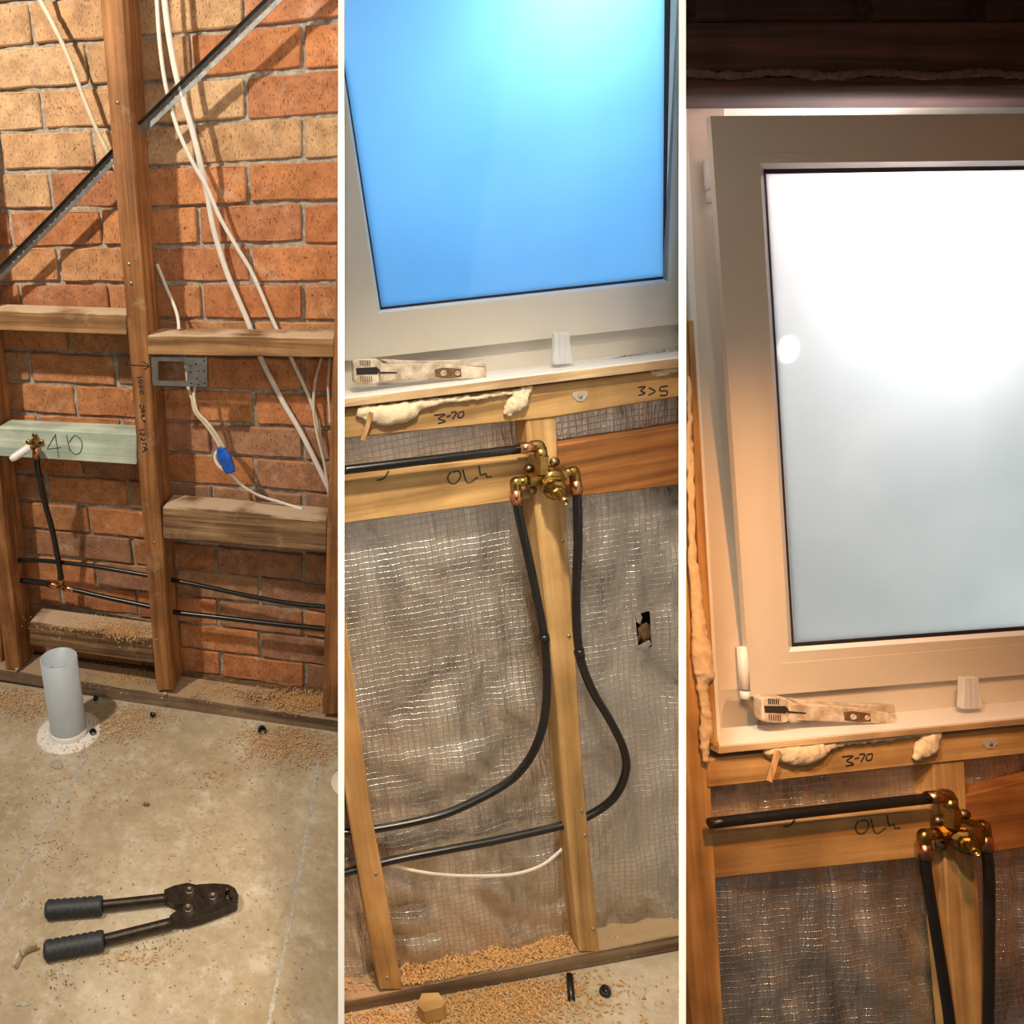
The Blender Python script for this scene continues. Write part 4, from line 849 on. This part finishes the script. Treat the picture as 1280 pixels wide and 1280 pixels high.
fp_ = smoothpath([P(3, x, 93 + 2 * math.sin(x * .05), -.118) for x in range(845, 1346, 14)], 4)
vs, fs = tubegeo(fp_, .006, 10, .7, rad=[.006 + .003 * noise.noise(p * 40) for p in fp_]); o = mk('insulation_fluff', vs, fs, M['fluff'], b, None, True)
for v in o.data.vertices: v.co += v.normal * .004 * noise.noise(v.co * 160)
tag(o, 'ragged line of dusty insulation between roof beam and batten', 'insulation')
# timbers
tag(beam('timber_stud', b, [(842, 853, 200), (842, 862, 440), (840, 869, 700), (842, 880, 930), (846, 889, 984), (850, 896, 1120), (867, 905.5, 1290), (884, 922, 1470)], .004, .055, M['pine_v']), 'orange-stained pine stud at the left edge of the orange-lit bay', 'stud')
tag(beam('trim_strip', b, [(862, 868, 400), (874, 885, 700), (886, 898, 930)], .0, .03, M['pine_v']), 'narrow timber strip between foam bead and window jamb', 'trim')
tp3 = tag(beam('top_plate', b, [(886, 949, 985), (1080, 928, 964), (1345, 899, 936)], 0, .045, M['pine_h'], None, True), 'pine rail marked 370 below the glowing white window sill', 'wall plate')
g3 = lambda l: [[f3(x, y) for x, y in s] for s in l]
ink('ink_mark', b, g3(T370), 0, tp3, M['ink_black'], .0013)
foamblob(3, 'expanding_foam', [f3(*q) for q in FOAM1], FOAM1R, -.006, 'long cream blob of cured foam under the white window sill', 1)
foamblob(3, 'expanding_foam', [f3(*q) for q in FOAM2], [4, 9, 12, 10, 4], -.006, 'drooping cured foam lump right of the 370 mark under the white window', 2)
foamblob(3, 'expanding_foam', [(862, 470), (862, 540), (863, 600), (865, 680), (868, 720), (873, 770), (875, 800), (880, 838), (878, 855), (881, 880), (883, 905), (881, 930), (882, 952)], [2, 3, 4, 4, 5, 6, 7, 8, 12, 12, 6, 5, 6, 7, 5, 3], -.004, 'lumpy vertical bead of cured foam along the left window jamb', 4)
o = polyx('wood_splinter', b, [f3(*q) for q in cB([(112, 428), (128, 432), (95, 535), (80, 530)])], -.02, .004, M['splinter']); tag(o, 'wood splinter hanging from the foam below the white window', 'splinter')
washer(3, lambda x, y: (x, y), 1238, 930, 'grey nail plate on the rail below the clear spacer, white window bay')
tag(beam('timber_stud', b, [(1166, 1206, 948), (1168, 1207.5, 985), (1173, 1210, 1050)], .004, .04, M['pine_v']), 'short pine stud above the brass valve in the orange-lit bay', 'stud')
tag(beam('timber_stud', b, [(1178, 1217, 1045), (1181.5, 1220.5, 1074), (1186, 1226, 1160), (1197, 1234.5, 1290), (1212, 1250, 1470)], 0, .04, M['pine_v']), 'tall pine stud below the brass valve in the orange-lit bay', 'stud')
ng3 = tag(beam('nogging', b, [(889, 1037, 1099), (1164, 1012, 1071)], .006, .03, M['pine_h'], None, True), 'pine nogging with upside-down 370 left of the valve, orange-lit bay', 'nogging')
ink('ink_mark', b, g3(TOLL), .006, ng3, M['ink_grey'], .0015)
tag(beam('nogging', b, [(1207.5, 994, 1071), (1345, 959, 1050)], .012, .03, M['pine_dark'], None, True), 'dark orange nogging right of the valve in the orange-lit bay', 'nogging')
v3_, R3 = valve(3, f3, Vector((-.62, -1, .06))); tag(v3_, 'brass mixer valve with copper rings below the white window', 'valve')
pipe('water_pipe', b, [(887, 1029.5, -.02), (1000, 1016, -.02), (*f3(652, 561), -.02)], .0085, 'straight black pipe feeding the valve from the left, orange-lit bay', y=-.02)
pipe('water_pipe', b, [(*f3(646.3, 624), -.018), (1158, 1090, -.018), (1166, 1142, -.018), (1181, 1236, -.018), (1189, 1300, -.018), (1200, 1450, -.018)], .0078, 'left black pipe dropping from the valve in the orange-lit bay')
pipe('water_pipe', b, [(*f3(720.8, 612), -.018), (1236, 1090, -.018), (1236.5, 1142, -.018), (1236, 1220, -.018), (1235, 1300, -.018), (1236, 1450, -.018)], .0078, 'right black pipe dropping from the valve in the orange-lit bay')
foil(3, P(3, 850, 1100, .04).x, P(3, 1345, 1100, .04).x, P(3, 1000, 1480, .04).z, P(3, 1000, 930, .04).z, .034, 'silver reinforced foil insulation below the white window')

xr = P(3, 1352, 700, YF3 - .05).x
tag(box('bounce_wall', b, (xr + .02, -.62, 1.3), (.04, 1.3, 2.0), M['pine_dark']), 'added timber return wall, out of view, mirrored in the foil', None, None, 'structure')  # added out of view for the foil below the window to mirror
pn = Vector((0, -1, -math.tan(math.radians(6.5)))).normalized(); p0 = S3(985, 437, .015); vr = (p0 - EYE[3]).normalized(); rf = vr - 2 * vr.dot(pn) * pn
pw = p0 + rf * ((xr - p0.x) / rf.x)
me_, nt_, bb_ = newmat('disc_glow'); bb_.inputs['Emission Color'].default_value = (1, .93, .85, 1); bb_.inputs['Emission Strength'].default_value = 14.0
wl = empty('downlight_stand_in', b, pw); tag(wl, 'added glow disc standing in for the downlight mirrored in the frosted pane', 'light')  # unseen glow disc, placed so its mirror image lands on the pane
lathe('diffuser', b, [(.0001, .004), (.030, .004), (.036, .0)], pw, (-1, 0, 0), me_, wl, 24); lathe('rim', b, [(.036, 0), (.044, .002), (.046, 0)], pw, (-1, 0, 0), M['bead'], wl, 24)
# daylight behind the panes
lamp('daylight', 2, S2(640, 140) + Vector((0, .75, .15)), S2(640, 200), 37, (0.075, 0.42, 1.0), .25, 'SPOT', 100, .9)
lamp('daylight', 2, S2(735, -45) + Vector((0, .20, .05)), S2(720, 20), 2.7, (0.42, 1.0, 0.66), .06, 'SPOT', 140, 1.0)
lamp('daylight', 3, S3(1100, 600) + Vector((.72, .85, -.20)), S3(1120, 640), 21, (0.90, 1.0, 0.98), .25, 'SPOT', 115, .8)
lamp('daylight', 3, S3(1090, 235) + Vector((.14, .20, 0)), S3(1090, 110), 9, (1.0, .70, .64), .05, 'SPOT', 130, 1.0)
lamp('daylight', 3, S3(1150, 285) + Vector((.14, .28, .02)), S3(1150, 290), 8.5, (1.0, 0.98, 1.0), .06, 'SPOT', 170, 1.0)

# ------------------------------------------------------------------ trim everything to its own side of the dividers
PL = {}
for px in (426.5, 853.0):
    t = (px - CX) / FPX; PL[px] = (CAM2W.to_3x3() @ Vector((1, 0, -t)).normalized())
eye = CAM2W.translation
for o, bay in PARTS:
    if o.type != 'MESH': continue
    mw = WORLD[o.name]
    cuts = {1: [(426.5, 1)], 2: [(426.5, -1), (853.0, 1)], 3: [(853.0, -1)]}[bay]
    for px, s in cuts:
        n = PL[px] * s; co = [n.dot(mw @ v.co - eye) for v in o.data.vertices]
        if not co or max(co) <= 0: continue
        if min(co) >= 0: bpy.data.objects.remove(o, do_unlink=True); break
        if o.data.users > 1: o.data = o.data.copy()
        bm = bmesh.new(); bm.from_mesh(o.data); inv = mw.inverted()
        res = bmesh.ops.bisect_plane(bm, geom=bm.verts[:] + bm.edges[:] + bm.faces[:], plane_co=inv @ eye, plane_no=(inv.to_3x3() @ n).normalized(), clear_outer=True)
        ed = [e for e in res['geom_cut'] if isinstance(e, bmesh.types.BMEdge)]
        if ed and len(o.data.polygons) < 400:
            try: bmesh.ops.holes_fill(bm, edges=ed)
            except Exception: pass
        bm.to_mesh(o.data); bm.free()
